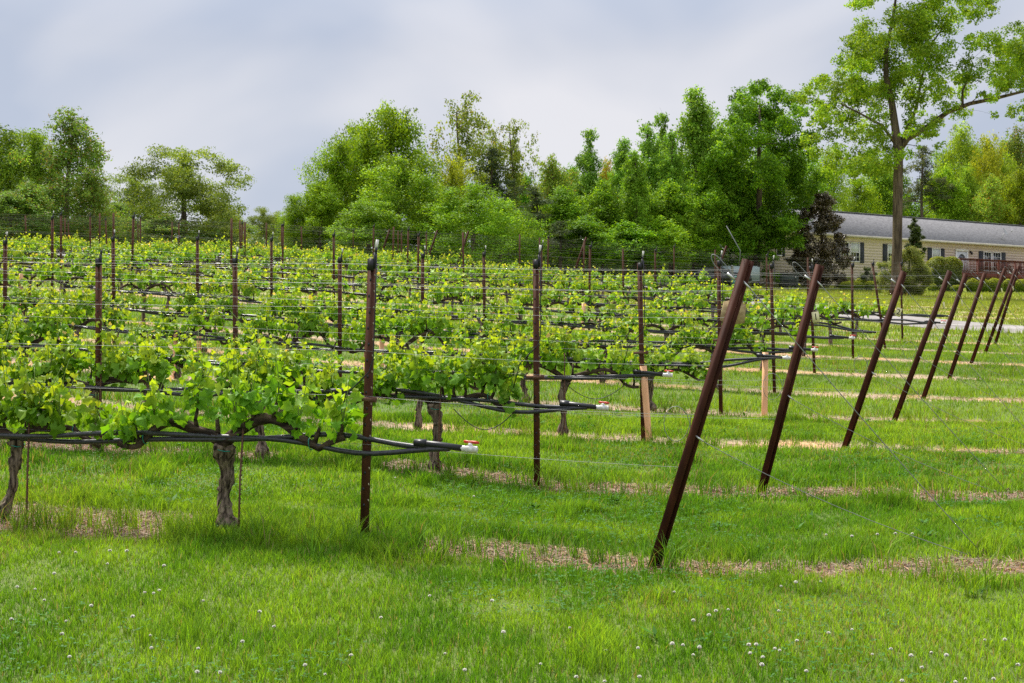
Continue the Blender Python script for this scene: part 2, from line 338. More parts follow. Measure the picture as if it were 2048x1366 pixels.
# long stray tufts at the row feet, with seed stalks
for k in range(420):
    i_ = rng.choice([0, 0, 0, 1, 1, 2, 3]); t = rng.uniform(-5, 6) if rng.random() < .4 or i_ else rng.uniform(1.2, 4.8)
    c0 = rowpt(i_, t) + NRM*rng.normal(-.12, .2); m = int(rng.integers(8, 26))
    x = c0[0]+rng.normal(0, .03, m); y = c0[1]+rng.normal(0, .03, m)
    V, Fs, cc = blades(x, y, rng.uniform(.11, .24)*(.6+.6*rng.random(m)), np.full(m, .006), grasscol(x, y, m)*.8, .9, 2); mb.add(V, Fs, cc)
tag(mb.build('grass', M_grass, col=True), kind='stuff'); del mb
n = 240; cx, cy = sample(n, 4.6, 16); wm = []
for q in range(n):
    if mulch(cx[q:q+1], cy[q:q+1])[0] > .5 or fnoise(cx[q:q+1], cy[q:q+1], 1.4, 90)[0] < .47: continue
    k = int(rng.integers(5, 12)); a = rng.random(k)*6.28; r_ = rng.uniform(.02, .055, k); z0 = g1(cx[q], cy[q])
    P = np.stack([cx[q]+np.cos(a)*r_*.7, cy[q]+np.sin(a)*r_*.7, z0+.02+rng.uniform(0, .03, k)], -1); D = np.stack([np.cos(a), np.sin(a), rng.uniform(.1, .7, k)], -1)*r_[:, None]; S = np.stack([-np.sin(a), np.cos(a), 0*a], -1)*(r_*.3)[:, None]
    wm.append(np.stack([P-D*.5, P-S, P+D, P+S], 1))
wm = np.concatenate(wm).reshape(-1, 3); k = len(wm)//4; wc = np.array([.06, .17, .018])*(.6+.8*rng.random((k, 1)))
tag(mesh_np('lawn_weeds', wm, [np.arange(k)[:, None]*4+np.arange(4)], M_grass, col=np.repeat(wc, 4, 0)), kind='stuff')
# straw on the strips
n = 95000; x, y = sample(n, 6.0, 26); m = mulch(x, y); k = rng.random(n) < m; x = x[k]; y = y[k]
q = 330000; x2, y2 = sample(q, 6.0, 12.5); k = rng.random(q) < mulch(x2, y2); x = np.concatenate([x, x2[k]]); y = np.concatenate([y, y2[k]]); n = len(x)
a = rng.random(n)*2*np.pi; ln = rng.uniform(.015, .075, n)*(.6+y/16); P = np.stack([x, y, G(x, y)-.02+rng.random(n)*.018], -1); wd = .0015*(1+y/10)
D = np.stack([np.cos(a), np.sin(a), rng.normal(.03, .16, n)], -1)*ln[:, None]; S = np.stack([-np.sin(a), np.cos(a), rng.normal(0, .5, n)], -1)*wd[:, None]
V = np.stack([P-S, P+S, P+D+S*.6, P+D-S*.6], 1).reshape(-1, 3)
cc = np.array([.37, .285, .20])*(.35+.8*rng.random((n, 1))) + np.array([.07, -.02, -.04])*(rng.random((n, 1)) < .3)
tag(mesh_np('straw_mulch', V, [np.arange(n)[:, None]*4+np.arange(4)], M_straw, col=np.clip(np.repeat(cc, 4, 0), .01, 1)), kind='stuff')
# clover leaves low in the turf
n = 26000; x, y = sample(n, 4.3, 14); k = (fnoise(x, y, 1.1, 60) > .52) & (mulch(x, y) < .3); x = x[k]; y = y[k]; n = len(x)
V = []; z = G(x, y)+.03+.035*rng.random(n); a0 = rng.random(n)*6.28; cc = []
for q in range(3):
    a = a0+q*2.09; c_ = np.stack([x, y, z], -1); d_ = np.stack([np.cos(a), np.sin(a), rng.normal(.15, .2, n)], -1)*.011; s_ = np.stack([-np.sin(a), np.cos(a), rng.normal(0, .2, n)], -1)*.0065
    V.append(np.stack([c_, c_+d_-s_, c_+d_*1.6, c_+d_+s_], 1))
V = np.concatenate(V).reshape(-1, 3); cc = np.array([.06, .17, .03])*(.7+.6*rng.random((3*n, 1)))
tag(mesh_np('clover_leaves', V, [np.arange(3*n)[:, None]*4+np.arange(4)], M_grass, col=np.repeat(cc, 4, 0)), kind='stuff')
# clover flower heads: one thing each
def clover_proto(seed):
    g = np.random.default_rng(seed); r = empty('clover_flower'); m = MB(); hgt = .085
    lean = g.normal(0, .012, 2); m.tube([(0, 0, 0), (lean[0]*.4, lean[1]*.4, hgt*.6), (lean[0], lean[1], hgt)], [.0014]*3, 4); m.build('stem', M_shoot, r)
    h = MB(); n = 60; zz = g.uniform(-.5, 1, n); a = g.random(n)*6.28; rr = np.sqrt(np.clip(1-zz**2, 0, 1)); d = np.stack([rr*np.cos(a), rr*np.sin(a), zz], -1)
    up = np.cross(d, g.normal(size=(n, 3))); up /= np.linalg.norm(up, axis=1)[:, None]; c0 = np.array([lean[0], lean[1], hgt+.004])
    for q in range(n):
        b = c0+d[q]*.003; t = c0+d[q]*.0115*(1 if zz[q] > -.1 else .8); s = up[q]*.0026; w_ = np.cross(d[q], up[q])*.0018
        h.add([b-s, b+s, t+s*.7+w_, t-s*.7+w_, t-s*.7-w_, t+s*.7-w_], [[(0, 1, 2, 3), (1, 0, 4, 5)]], (.84, .82, .74) if zz[q] > -.1 else (.55, .40, .30))
    h.build('flower_head', M_straw, r, col=True); return r
cps = [clover_proto(k) for k in range(4)]
spots = [(88,1188),(68,1165),(183,1204),(252,1231),(123,1260),(131,1226),(330,1127),(278,1174),(307,1177),(320,1172),(395,1283),(370,1350),(385,1358),(395,1337),(305,1284),(395,1190),(440,1335),(121,1095),(150,1097),(232,1096),(214,1118),
 (38,1165),(110,1142),(130,1300),(22,1232),(255,1098),(1347,1172),(1448,1203),(1432,1215),(1422,1226),(1388,1234),(1553,1158),(1592,1161),(1560,1209),(1365,1279),(1346,1278),(1387,1291),(1395,1288),(1515,1281),(1484,1286),(1550,1286),(1560,1287),
 (1596,1270),(1538,1302),(1500,1298),(1524,1325),(1612,1331),(1222,1346),(1212,1283),(1275,1283),(1278,1343),(1700,1240),(1745,1290),(1785,1285),(1820,1305),(1858,1322),(1862,1290),(1930,1338),(1968,1262),(1880,1300),(2010,1270),(1660,1255),
 (340,930),(305,948),(948,985),(790,955),(300,1255),(560,1240),(610,1320),(650,1330),(700,1300),(880,1290),(930,1330),(1010,1260),(1080,1310),(480,1280),(520,1215),(860,1180),(760,1225),(1150,1240),(985,1195),(1650,1060),(1705,1068),(1750,1065),(1790,1063),(1825,1060),(1640,1150),(1160,1345),(2035,1320),(1800,1350),(1985,1345),(1905,1345)]
for k, (px, py) in enumerate(spots):
    Y = (EYE+.0)*2600/((py-683)+SL*2600)
    for _ in range(6): Y = 2600*(EYE-(g1(PX(px, Y), Y)+.09))/(py-683)
    o = cps[k] if k < 4 else copy_tree(cps[k % 4]); o.location = (PX(px, Y), Y, g1(PX(px, Y), Y)); o.rotation_euler = (0, 0, rng.random()*6.28); s_ = rng.uniform(.6, 1.0); o.scale = (s_*.95, s_*.95, s_*.9)
    tag(o, 'small white clover flower poking up from the mown grass', 'flower', 'white clover flowers in the grass')

# ------------------------------------------------------------------ grapevines
def leafshape(lobes=True):
    if lobes:
        ang = np.radians([-90, -62, -38, -14, 6, 24, 44, 66, 90, 114, 136, 156, 174, 194, 218, 242])
        rad = np.array([.15, .70, .60, .88, .74, .70, .96, .78, 1.08, .78, .96, .70, .74, .88, .60, .70])
    else:
        ang = np.radians([-90, -30, 20, 55, 90, 125, 160, 210]); rad = np.array([.15, .85, .65, .95, 1.1, .95, .65, .85])
    P = np.stack([rad*np.cos(ang), rad*np.sin(ang) + .1, -.16*rad**2 + .05*np.cos(ang*5)], -1)*.5
    V = np.concatenate([[[0, .08, .03]], P]); n = len(ang); i = np.arange(n)
    return V, np.stack([0*i, 1+i, 1+(i+1) % n], -1)
LV, LF = leafshape(True); LV2, LF2 = leafshape(False)
def scatter(TV, TF, pos, nrm, tip, size):
    nrm = nrm/np.linalg.norm(nrm, axis=1)[:, None]; X = np.cross(tip, nrm); X /= np.linalg.norm(X, axis=1)[:, None]+1e-9; Yv = np.cross(nrm, X)
    g_ = np.random.default_rng(len(pos)); cu = (g_.random(len(pos))*3.6-.6)[:, None, None]; fo = (g_.random(len(pos))*.9)[:, None, None]; wx = (.75+.35*g_.random(len(pos)))[:, None, None]
    V = pos[:, None] + size[:, None, None]*(TV[None, :, :1]*wx*X[:, None] + TV[None, :, 1:2]*Yv[:, None] + (TV[None, :, 2:]*cu + fo*np.abs(TV[None, :, :1]) + .1*np.sin(TV[None, :, 1:2]*9+cu*9))*nrm[:, None])
    m = len(TV); F = (np.arange(len(pos))*m)[:, None, None] + TF[None]
    return V.reshape(-1, 3), F.reshape(-1, TF.shape[1])
def make_vine(seed, lod, girth=.05, dens=1.0, legs=0):
    """local frame: +X along the row away from the end posts, origin at the trunk's foot"""
    g = np.random.default_rng(seed); root = empty('grapevine'); root['label'] = 'x'
    hz = .56 + g.uniform(-.03, .03); mT = MB(); mC = MB(); ns = 26 if lod == 0 else 16 if lod < 2 else 6; sg = 16 if lod == 0 else (8 if lod == 1 else 5)
    k = np.linspace(0, 1, ns); wob = g.normal(0, .035, 2); ph = g.random()*6
    tx = wob[0]*5*k*(1-k) + .03*np.sin(k*7+ph)*k; ty = wob[1]*3*k*(1-k) + .015*np.sin(k*6+ph+1)*k
    foot = g.normal(0, .03) + (.10 if seed == 22 else 0); tx = tx + foot*(1-k)**2
    rad = girth*(.92 + .5*np.exp(-((k-.12)/.08)**2) - .2*np.exp(-((k-.42)/.22)**2) + .35*sstep(.8, 1, k) + .10*np.sin(k*23+ph)); rad[0] *= .85
    P = np.stack([tx, ty, k*hz - .03], -1); mT.tube(P, rad, sg, .42 if lod < 2 else .2, seed)
    if lod < 2:   # burl
        for q in range(3):
            a = g.random()*6.28; h = g.uniform(.06, .5); c_ = np.array([np.interp(h, P[:, 2], tx), np.interp(h, P[:, 2], ty), h])
            mT.tube([c_+np.array([math.cos(a), math.sin(a), -.2])*girth*.3, c_+np.array([math.cos(a), math.sin(a), .1])*girth*1.15], [girth*.65, girth*.25], 7, .3, seed+q)
    mT.build('trunk', M_vbark, root, smooth=lod > 0)
    arms = []
    for sgn in (-1, 1):
        L_ = .69 + g.uniform(-.08, .06) + (.12 if seed == 21 else 0); n = 16 if lod < 2 else 7; s = np.linspace(0, 1, n)
        ax = tx[-1] + sgn*(L_*s); az = hz-.05 + (.05+.10*g.random())*np.sin(np.pi*np.clip(s*1.25, 0, 1))**.8 + .02 + g.uniform(-.02, .03)*np.sin(s*3) + .035*np.sin(s*9+g.random()*6)*s*(1.6 if lod < 2 else 1); ay = ty[-1] + .03*np.sin(s*5+g.random()*6)*s
        r = girth*(.70 - .34*s)*(1+.12*np.sin(s*20+g.random()*6)); A = np.stack([ax, ay, az], -1); arms.append((A, sgn))
        mC_ = MB(); mC_.tube(A, r, sg-2 if lod < 2 else 4, .3 if lod < 2 else 0, seed+7)
        sp = []
        nsp = 6 if lod < 2 else 5
        for q in range(nsp):
            f = (q+.6+g.uniform(-.25, .25))/nsp; b = np.array([np.interp(f, s, ax), np.interp(f, s, ay), np.interp(f, s, az)])
            tpt = b + np.array([g.normal(0, .03), g.normal(0, .02), g.uniform(.06, .15)]); mid = (b+tpt)/2 + g.normal(0, .012, 3)
            rs = girth*.28
            mC_.tube([b, mid, tpt], [rs*1.3, rs, rs*.8], 6 if lod < 2 else 4, .3 if lod < 2 else 0, seed+q); sp.append(tpt)
        arms[-1] += (sp,)
        mC_.build('cordon_arm', M_vbark_d, root, smooth=lod > 0)
    # shoots and leaves
    sh = MB(); lp = []; ln_ = []; lt = []; ls = []; age = []
    for A, sgn, sp in arms:
        for b in sp:
            if g.random() < .16: continue
            ends = min(1, abs(b[0])/.75); spl = g.uniform(.7, 1.2)*(1.12-.42*ends**2)
            for q in range(g.integers(3, 6) if lod == 0 else g.integers(2, 5) if lod < 2 else g.integers(2, 4)):
                if g.random() > .93*dens: continue
                Ls = spl*(g.uniform(.18, .44) if lod == 0 else g.uniform(.17, .40) if lod == 1 else g.uniform(.14, .36))*(1 if g.random() < .82 else 1.3); n = 6
                d = np.array([g.normal(0, .17), g.normal(0, .2), 1.]); d /= np.linalg.norm(d); bend = g.normal(0, .12, 3)*[1, 1, .2]
                s = np.linspace(0, 1, n)[:, None]; P = b + d*Ls*s + bend*Ls*s**2
                if lod < 2: sh.tube(P, np.linspace(.0042, .0018, n), 5)
                elif lod == 2: sh.tube(P[::2], [.0045, .003, .002], 3, caps=False)
                node = .038 if lod < 2 else .075; m = max(4, int(Ls/node)); f = (np.arange(m)+.3)/m
                p = np.stack([np.interp(f, s[:, 0], P[:, c_]) for c_ in range(3)], -1)
                a = g.random()*6.28 + np.arange(m)*np.pi + g.normal(0, .7, m); out_ = np.stack([np.cos(a), np.sin(a)*1.15, g.normal(.05, .3, m)], -1)
                pl = (.035+.07*g.random(m))*(1-.6*f); sz = (.122-.08*f**1.5)*(.65+.6*g.random(m))
                lp.append(p + out_*pl[:, None]); ln_.append(out_*.55 + np.array([0, 0, .55]) + g.normal(0, .42, (m, 3))); lt.append(out_*1.0 + np.array([0, 0, -.35]) + g.normal(0, .25, (m, 3)))
                ls.append(sz*(1.0 if lod < 2 else 1.35)); age.append(f)
            # leaves hanging round the spur
            m = (12 if lod < 2 else 6) if g.random() < dens else 1; o_ = g.normal(0, 1, (m, 3))*[.06, .075, .055]; lp.append(b+o_+[0, 0, .01]); ln_.append(o_*7+[0, 0, .5]+g.normal(0, .3, (m, 3))); lt.append(o_*6+[0, 0, -.6]); ls.append(g.uniform(.07, .12, m)*(1 if lod < 2 else 1.3)); age.append(np.full(m, -.1))
    lp = np.concatenate(lp); ln_ = np.concatenate(ln_); lt = np.concatenate(lt); ls = np.concatenate(ls); f = np.concatenate(age)
    V, F = scatter(LV if lod < 2 else LV2, LF if lod < 2 else LF2, lp, ln_, lt, ls)
    yg = np.clip(f*1.15 - .1 + g.normal(0, .2, len(f)), 0, 1)[:, None]
    cc = np.array([.135, .31, .016])*(1-yg) + np.array([.39, .51, .035])*yg; cc *= .8+.35*g.random((len(f), 1))
    pk = (f > .8)[:, None] & (g.random((len(f), 1)) < .08); cc = np.where(pk, np.array([.50, .40, .14]), cc)
    if lod < 3 and sh.n: sh.build('shoots', M_shoot, root)
    mesh_np('foliage', V, [F], M_leaf, root, np.repeat(cc, len(LV if lod < 2 else LV2), 0), smooth=False)
    if lod == 0:
        tm = MB()
        for (h, rr) in ((hz-.07, girth*1.32),):
            a = np.linspace(0, 6.28, 13); cx, cy = np.interp(h, np.linspace(0, 1, ns)*hz-.03, tx), np.interp(h, np.linspace(0, 1, ns)*hz-.03, ty)
            tm.tube(np.stack([cx+rr*np.cos(a), cy+rr*np.sin(a), h+.008*np.sin(a*2)], -1), .003, 4, caps=False)
        for A, sgn, sp in arms:
            c_ = A[int(len(A)*.7)]; a = np.linspace(0, 6.28, 11); tm.tube(np.stack([c_[0]+.004*np.sin(a), c_[1]+girth*.8*np.cos(a), c_[2]+girth*.8*np.sin(a)], -1), .003, 4, caps=False)
        tm.build('tie', M_tie, root)
    return root
ORD = ['first', 'second', 'third', 'fourth', 'fifth', 'sixth', 'seventh', 'eighth', 'ninth', 'tenth', 'eleventh', 'twelfth', 'thirteenth', 'fourteenth', 'fifteenth', 'sixteenth', 'seventeenth', 'eighteenth', 'nineteenth', 'twentieth',
       'twenty-first', 'twenty-second', 'twenty-third', 'twenty-fourth', 'twenty-fifth']
near = [make_vine(21, 0, .050, 1.15), make_vine(22, 0, .036, 1.0), make_vine(23, 0, .043, 1.15), make_vine(24, 0, .045, 1.1), make_vine(25, 0, .042, 1.1)]
mid = [make_vine(30+k, 1, .04, d) for k, d in enumerate((1.1, 1.0, 1.1, .9, 1.05))]
farp = [make_vine(40+k, 2, .042, d) for k, d in enumerate((1.1, 1.1, .95, 1.1, 1.0, .8))]
used = set(); nv = 0; VINES = []
ROT = math.atan2(U[1], U[0])
for i in range(NROW):
    t = 2.72 + .02*i if i < 9 else t0row[i] + 1.6; k = 0
    while True:
        p = rowpt(i, t)
        if p[0] + 1.0 < -.394*p[1] - .0: break
        if k > 24 or nv >= 298: break
        if 9 <= i <= 11 and road_dist(p[0], p[1]) < 2.6: t += 1.6; continue
        if i == 0: src = near[k % 2] if k < 2 else near[4]
        elif i == 1: src = near[2+k % 3]
        elif i < 5: src = mid[(i*3+k) % 5]
        else: src = farp[(i*5+k*2+(k//3)) % 6]
        o = src if src not in used else copy_tree(src); used.add(src)
        o.location = (p[0], p[1], g1(*p)); flip = (i > 1 and (k*7+i*3) % 2) or 0; o.rotation_euler = (0, 0, ROT + (math.pi if flip else 0) + rng.normal(0, .02))
        s_ = rng.uniform(.94, 1.07); o.scale = (1, s_, s_*(1.0 if i < 2 else rng.uniform(.82, 1.08)))
        if i in (12, 13) and k < 3: o.scale = (1, .8, .8)
        v = rng.uniform(.9, 1.12); tint = (v*rng.uniform(.95, 1.1)*(1+.012*i), v*(1+.004*i), v, 1)
        for ch in o.children:
            if ch.name.startswith('foliage'): ch.color = tint
        where = ('%s vine from the end post' % ORD[k]) if i < 9 else ('%s vine from its drive end' % ORD[k])
        tag(o, 'leafy grapevine in the %s row back, %s' % (ORD[i], where), 'grapevine', 'grapevines trained along the trellis rows')
        VINES.append((i, k, t)); nv += 1; t += 1.6; k += 1
        if i == 0 and k == 2: pass
for src in near+mid+farp:
    if src not in used:
        for ch in list(src.children): bpy.data.objects.remove(ch)
        bpy.data.objects.remove(src)
print('vines', nv)

# ------------------------------------------------------------------ line posts
def line_post(lod, H):
    r = empty('line_post'); m = MB(); w_, d_, th = .021, .020, .005
    prof = [(-w_, -d_), (w_, -d_), (w_, d_), (w_-th, d_), (w_-th, -d_+th), (-w_+th, -d_+th), (-w_+th, d_), (-w_, d_)]
    # C section as three plates, butted
    m.box((0, -d_+th/2, H/2), (2*w_, th, H)); m.box((w_-th/2, .5*th, H/2), (th, 2*d_-th, H)); m.box((-w_+th/2, .5*th, H/2), (th, 2*d_-th, H))
    if False: m.box((w_+.0095, d_-.0025, H/2), (.019, th, H)); m.box((-w_-.0095, d_-.0025, H/2), (.019, th, H))
    m.build('post_body', M_post, r)
    if lod < 2:
        nm = MB(); hm = MB()
        for k in range(int((H-.2)/.1)):
            z = .22+k*.1; nm.box((-w_-.0025, -.004, z), (.004, .007, .014), np.array(Matrix.Rotation(R(18), 3, 'Y'))); nm.box((w_+.0025, -.004, z+.05), (.004, .007, .014), np.array(Matrix.Rotation(R(-18), 3, 'Y')))
            if lod == 1 or True: hm.box((.004*(-1)**k, -d_-.0008, z+.02), (.012, .002, .018))
        t_ = nm.build('wire_tabs', M_ytag2, r); hm.build('punched_holes', M_blk, r)
    return r
def post_cap(lod, r, H, tagged=True, seed=0):
    g = np.random.default_rng(seed)
    m = MB(); m.box((.010, -.031, H-.035), (.042, .018, .075)); m.box((.036, -.026, H-.01), (.014, .024, .10)); m.box((.040, -.026, H+.05), (.014, .014, .045), np.array(Matrix.Rotation(R(12), 3, 'Y')))
    m.build('clamp', M_blk, r)
    if tagged: MB().box((.045, -.026, H+.092), (.017, .008, .055), np.array(Matrix.Rotation(R(g.uniform(-6, 14)), 3, 'Y'))).build('white_marker', M_tag, r)
def riser(r, H, side=-1, L_=.3):
    m = MB(); P = [(.05, -.035, H+.02), (.052, -.037, H-.3), (.048, -.035, H-.62), (.03, -.05, H-.70), (.0-.12, -.07, H-.85), (-.18, -.06, H-1.05)]
    m.tube(P, .0045, 6); m.build('riser_tube', M_blk, r)
def bracket(r):
    m = MB(); m.box((0, -.042, .90), (.15, .008, .024)); m.box((.065, -.038, .90), (.03, .012, .034)); m.build('wire_bracket', M_steel, r)
P_PX = {0: (728, 512, 1080, 747), 1: (1074, 515, 967, 1072), 2: (1287, 522, 875, 1279), 3: (1442, 518, 823, 1437), 4: (1549, 525, 793, 1542), 5: (1629, 530, 748, 1620), 6: (1706, 525, 715, 1704), 7: (1771, 521, 690, 1745)}
S_PX = {1: (197, 513), 2: (472, 513), 3: (680, 512), 4: (845, 505), 5: (970, 503), 6: (1083, 491), 7: (1178, 489), 8: (1247, 496), 9: (1310, 497)}
T_PX = {3: (9, 478), 4: (228, 472), 5: (395, 472), 6: (543, 474), 7: (668, 466)}
POSTS = {}
def put_post(i, t, H, nth, leanx=0, yaw=0):
    p = rowpt(i, t); lod = 0 if i < 3 else (1 if i < 7 else 2)
    r = line_post(lod, H + .0); r.location = (p[0], p[1], g1(*p)-.02)
    r.rotation_euler = (0, leanx, ROT + math.pi + yaw)
    if i < 8 or (i+nth) % 2 == 0: post_cap(lod, r, H, tagged=(i < 7 and not (nth > 0 and i in (1,))), seed=i*7+nth)
    if i < 6 and nth == 0: riser(r, H)
    if i < 4 and nth == 0: bracket(r)
    tag(r, 'rusty brown steel line post in the %s trellis row, %s in from the end' % (ORD[i], ORD[nth]), 'post', 'steel line posts of the vineyard trellis')
    POSTS.setdefault(i, []).append((t, H, r))
for i in range(NROW):
    ts = []
    if i in P_PX:
        px, ty_, by_, tpx = P_PX[i]; t = t_at(i, px); p = rowpt(i, t); H = PZ(ty_, p[1]) - g1(*p)
        put_post(i, t, H, 0, math.atan2((tpx-px)*p[1]/2600, H), R(-10) if i == 0 else R(-6)); ts.append(t)
    elif i == 8: put_post(i, 1.9, 1.75, 0, -.02); ts.append(1.9)
    else:
        put_post(i, t0row[i]+1.0, 1.75, 0, 0); ts.append(t0row[i]+1.0)
    for D in (S_PX, T_PX):
        if i in D:
            px, ty_ = D[i]; t = t_at(i, px); p = rowpt(i, t); H = float(np.clip(PZ(ty_, p[1]) - g1(*p), 1.55, 1.95))
            if t > ts[-1] + 1.5 or i == 9: put_post(i, t, H, len(ts), rng.normal(0, .012)); ts.append(t)
    ts.sort(); gap = 5.0
    t = ts[-1] + gap
    while True:
        p = rowpt(i, t)
        if p[0] < -.40*p[1] or i < 2: break
        put_post(i, t, 1.78+rng.uniform(-.06, .08), len(ts), rng.normal(0, .015)); ts.append(t); t += gap + rng.uniform(-.2, .2)

# ------------------------------------------------------------------ leaning end posts, guy cables, cable loops
def text_obj(name, body, size, m, parent, M):
    cu = bpy.data.curves.new(name, 'FONT'); cu.body = body; cu.size = size; cu.extrude = .0008; cu.align_x = 'CENTER'; cu.align_y = 'CENTER'
    t_ = bpy.data.objects.new(name, cu); COL.objects.link(t_); bpy.context.view_layer.update(); me = bpy.data.meshes.new_from_object(t_); bpy.data.objects.remove(t_)
    o = bpy.data.objects.new(name, me); COL.objects.link(o); me.materials.clear(); me.materials.append(m); o.parent = parent; o.matrix_local = M; return o
E_TOP = {0: (1497, 520), 1: (1640, 530), 2: (1808, 543), 3: (1900, 542), 4: (1932, 548), 5: (1970, 546), 6: (2010, 537), 7: (2032, 537), 8: (2038, 532)}
E_BOT = {0: (1305, 1130), 1: (1520, 985), 2: (1688, 878), 3: (1787, 826), 4: (1845, 798), 5: (1897, 761), 6: (1941, 728), 7: (1969, 708), 8: (1989, 694)}
ENDS = {}
def ibeam(Lh, ws, fl, th):
    return [(-ws/2, -fl/2), (-ws/2+th, -fl/2), (-ws/2+th, -th/2), (ws/2-th, -th/2), (ws/2-th, -fl/2), (ws/2, -fl/2), (ws/2, fl/2), (ws/2-th, fl/2), (ws/2-th, th/2), (-ws/2+th, th/2), (-ws/2+th, fl/2), (-ws/2, fl/2)]
def end_post(i, base, top, main=True):
    base = np.array(base, float); top = np.array(top, float); Ax = top-base; Lh = np.linalg.norm(Ax); Ax /= Lh
    r = empty('leaning_end_post', tuple(base))
    hor = Ax*1.; hor[2] = 0; hor /= np.linalg.norm(hor)+1e-9
    side = np.cross(hor, [0, 0, 1]); side /= np.linalg.norm(side)            # faces roughly the camera
    if side[1] > 0: side = -side
    yaw = R(24); fwd = np.cross(side, Ax)
    Xv = side*math.cos(yaw)+fwd*math.sin(yaw); Yv = -side*math.sin(yaw)+fwd*math.cos(yaw)
    m = MB(); ws, fl, th = .07, .045, .007
    # web + two flanges as butted plates along the axis
    Mx = np.stack([Yv, Xv, Ax], 1)
    m.box(Ax*Lh/2, (th, ws-2*th, Lh), Mx); m.box(Ax*Lh/2+Xv*(ws/2-th/2), (fl, th, Lh), Mx); m.box(Ax*Lh/2-Xv*(ws/2-th/2), (fl, th, Lh), Mx)
    m.build('post_body', M_post2, r)
    up = .14
    lm = MB(); a = np.linspace(0, 1, 15); c_ = Ax*(Lh-up); back = -fwd if fwd[0] > 0 else fwd
    back = np.array([-abs(back[0]), back[1], back[2]])
    Lp = .15; loop = [c_ + side*.012 + back*(.03+Lp*math.sin(math.pi*q)) + np.array([0, 0, .012+.09*math.sin(math.pi*q)*1.0+.035*math.sin(2*math.pi*q)]) for q in a]
    lm.tube(loop, .0028, 5, caps=False); lm.build('cable_loop', M_cable, r)
    MB().tube([c_+side*.014+back*.035+np.array([0, 0, .01]), c_+side*.014+back*.085+np.array([0, 0, .034])], .008, 7).build('ferrule', M_ferr, r)
    # lower loop
    if i < 5:
        c2 = Ax*(Lh*.44); a = np.linspace(0, 1, 17); rr = .15 if i == 0 else .13+.02*(i % 2)
        lo = [c2 + side*(.01) + np.array([back[0], back[1], 0])*(.02+rr*(1-math.cos(2*math.pi*q))*.55) + np.array([0, 0, .1+rr*.85*math.sin(2*math.pi*q)-.1*(1-q)+.02]) for q in a]
        MB().tube(lo, .0022, 5, caps=False).build('cable_loop', M_cable, r)
    if i == 0:
        wm = MB(); hx = [(-.085, -.05), (-.02, -.085), (.075, -.07), (.085, .045), (.035, .09), (-.06, .07)]
        c3 = Ax*(Lh*.835) - side*.055; pr = np.array(hx)
        Xs = np.array([1, 0, 0.]); Zs = np.array([0, 0, 1.]); wm.prism(pr*.9, c3-np.array([0, -.0, 0])+np.array([0, .006, 0]), c3+np.array([0, -.006, 0]), Xs, Zs); wm.build('board', M_ply, r)
        MB().tube([Ax*(Lh-.05)+back*.04, Ax*(Lh+.02)+back*.055+np.array([-.0, 0, .02]), Ax*Lh+np.array([-.125, .02, .20])], .0026, 5).build('cable_tail', M_cable, r)
    if 1 <= i < 8:
        t0 = Ax*(Lh*.80) + Xv*.0 + (-back)*.05 - np.array([0, .0, 0]) + side*.02
        w_ = .055 if i < 3 else .02; h_ = .085
        Mt = np.array(Matrix.Rotation(R(18 if i == 2 else -8), 3, 'Y'))
        tb = MB().box(t0+np.array([.012, 0, -.03]), (w_, .004, h_), Mt).build('number_tag', M_ytag, r)
        if i in (1, 2):
            q = Matrix.Translation(Vector(t0+np.array([.012, 0, -.03])) + Vector((0, -.0035, 0))) @ Matrix.Rotation(R(90), 4, 'X') @ Matrix.Rotation(R(-18 if i == 2 else 8), 4, 'Z')
            text_obj('tag_number', str(i), .075, M_ink, tb, q)
    tag(r, 'thick brown steel end post leaning outward at the end of the %s trellis row' % ORD[i], 'post', 'leaning end posts of the trellis rows')
    return r, Ax, Lh
GUYS = []
for i in range(9):
    bx, by = E_BOT[i]; tp = E_TOP[i]; t = t_at(i, bx); p = rowpt(i, t); gz_ = g1(*p)
    Yt = p[1] - .12; top = (PX(tp[0], Yt), Yt, PZ(tp[1], Yt)); 
    if top[2]-gz_ > 1.95 or top[2]-gz_ < 1.5: top = (top[0], top[1], gz_+1.72)
    r, Ax, Lh = end_post(i, (p[0], p[1], gz_-.04), top); base = np.array((p[0], p[1], gz_-.04)); ENDS[i] = (base, np.array(top))
    anc = p - U*1.95 + np.array([0, .35]); A = np.array([anc[0], anc[1], g1(*anc)-.01])
    for nm, fr, off in (('upper', Lh-.15, .02), ('lower', Lh*.43, -.05)):
        s0 = base+Ax*fr+np.array([.03, -.02, 0]); e_ = A+np.array([off, off*.5, 0]); q = np.linspace(0, 1, 9)[:, None]
        P = s0*(1-q)+e_*q - np.array([0, 0, 1])*(.05 if nm == 'lower' else .012)*4*q*(1-q)
        g_ = empty('guy_cable', tuple(s0)); MB().tube(P-s0, .0026 if nm == 'upper' else .002, 6).build('cable', M_cable, g_)
        MB().tube([(P[0]-s0)*1.0-np.array([.02, 0, -.02]), P[0]-s0+(P[1]-P[0])*.12], .006, 6).build('crimp_sleeve', M_ferr, g_)
        tag(g_, '%s grey guy cable from the %s row end post down to the ground' % (nm, ORD[i]), 'cable', 'guy cables of the end posts')
    ae = empty('ground_anchor', tuple(A)); MB().tube([(-.02, 0, -.05), (0, 0, .02), (.02, 0, .035), (.035, 0, .015), (.02, 0, -.005)], .006, 6).build('anchor_eye', M_steel, ae)
    tag(ae, 'steel anchor eye where the %s row guy cables meet the ground' % ORD[i], 'anchor', 'ground anchors of the guy cables')
for i in range(12, NROW):
    p = rowpt(i, t0row[i]); z = g1(*p); top = (p[0]+.62, p[1]-.15, z+1.78)
    end_post(i, (p[0], p[1], z-.04), top)

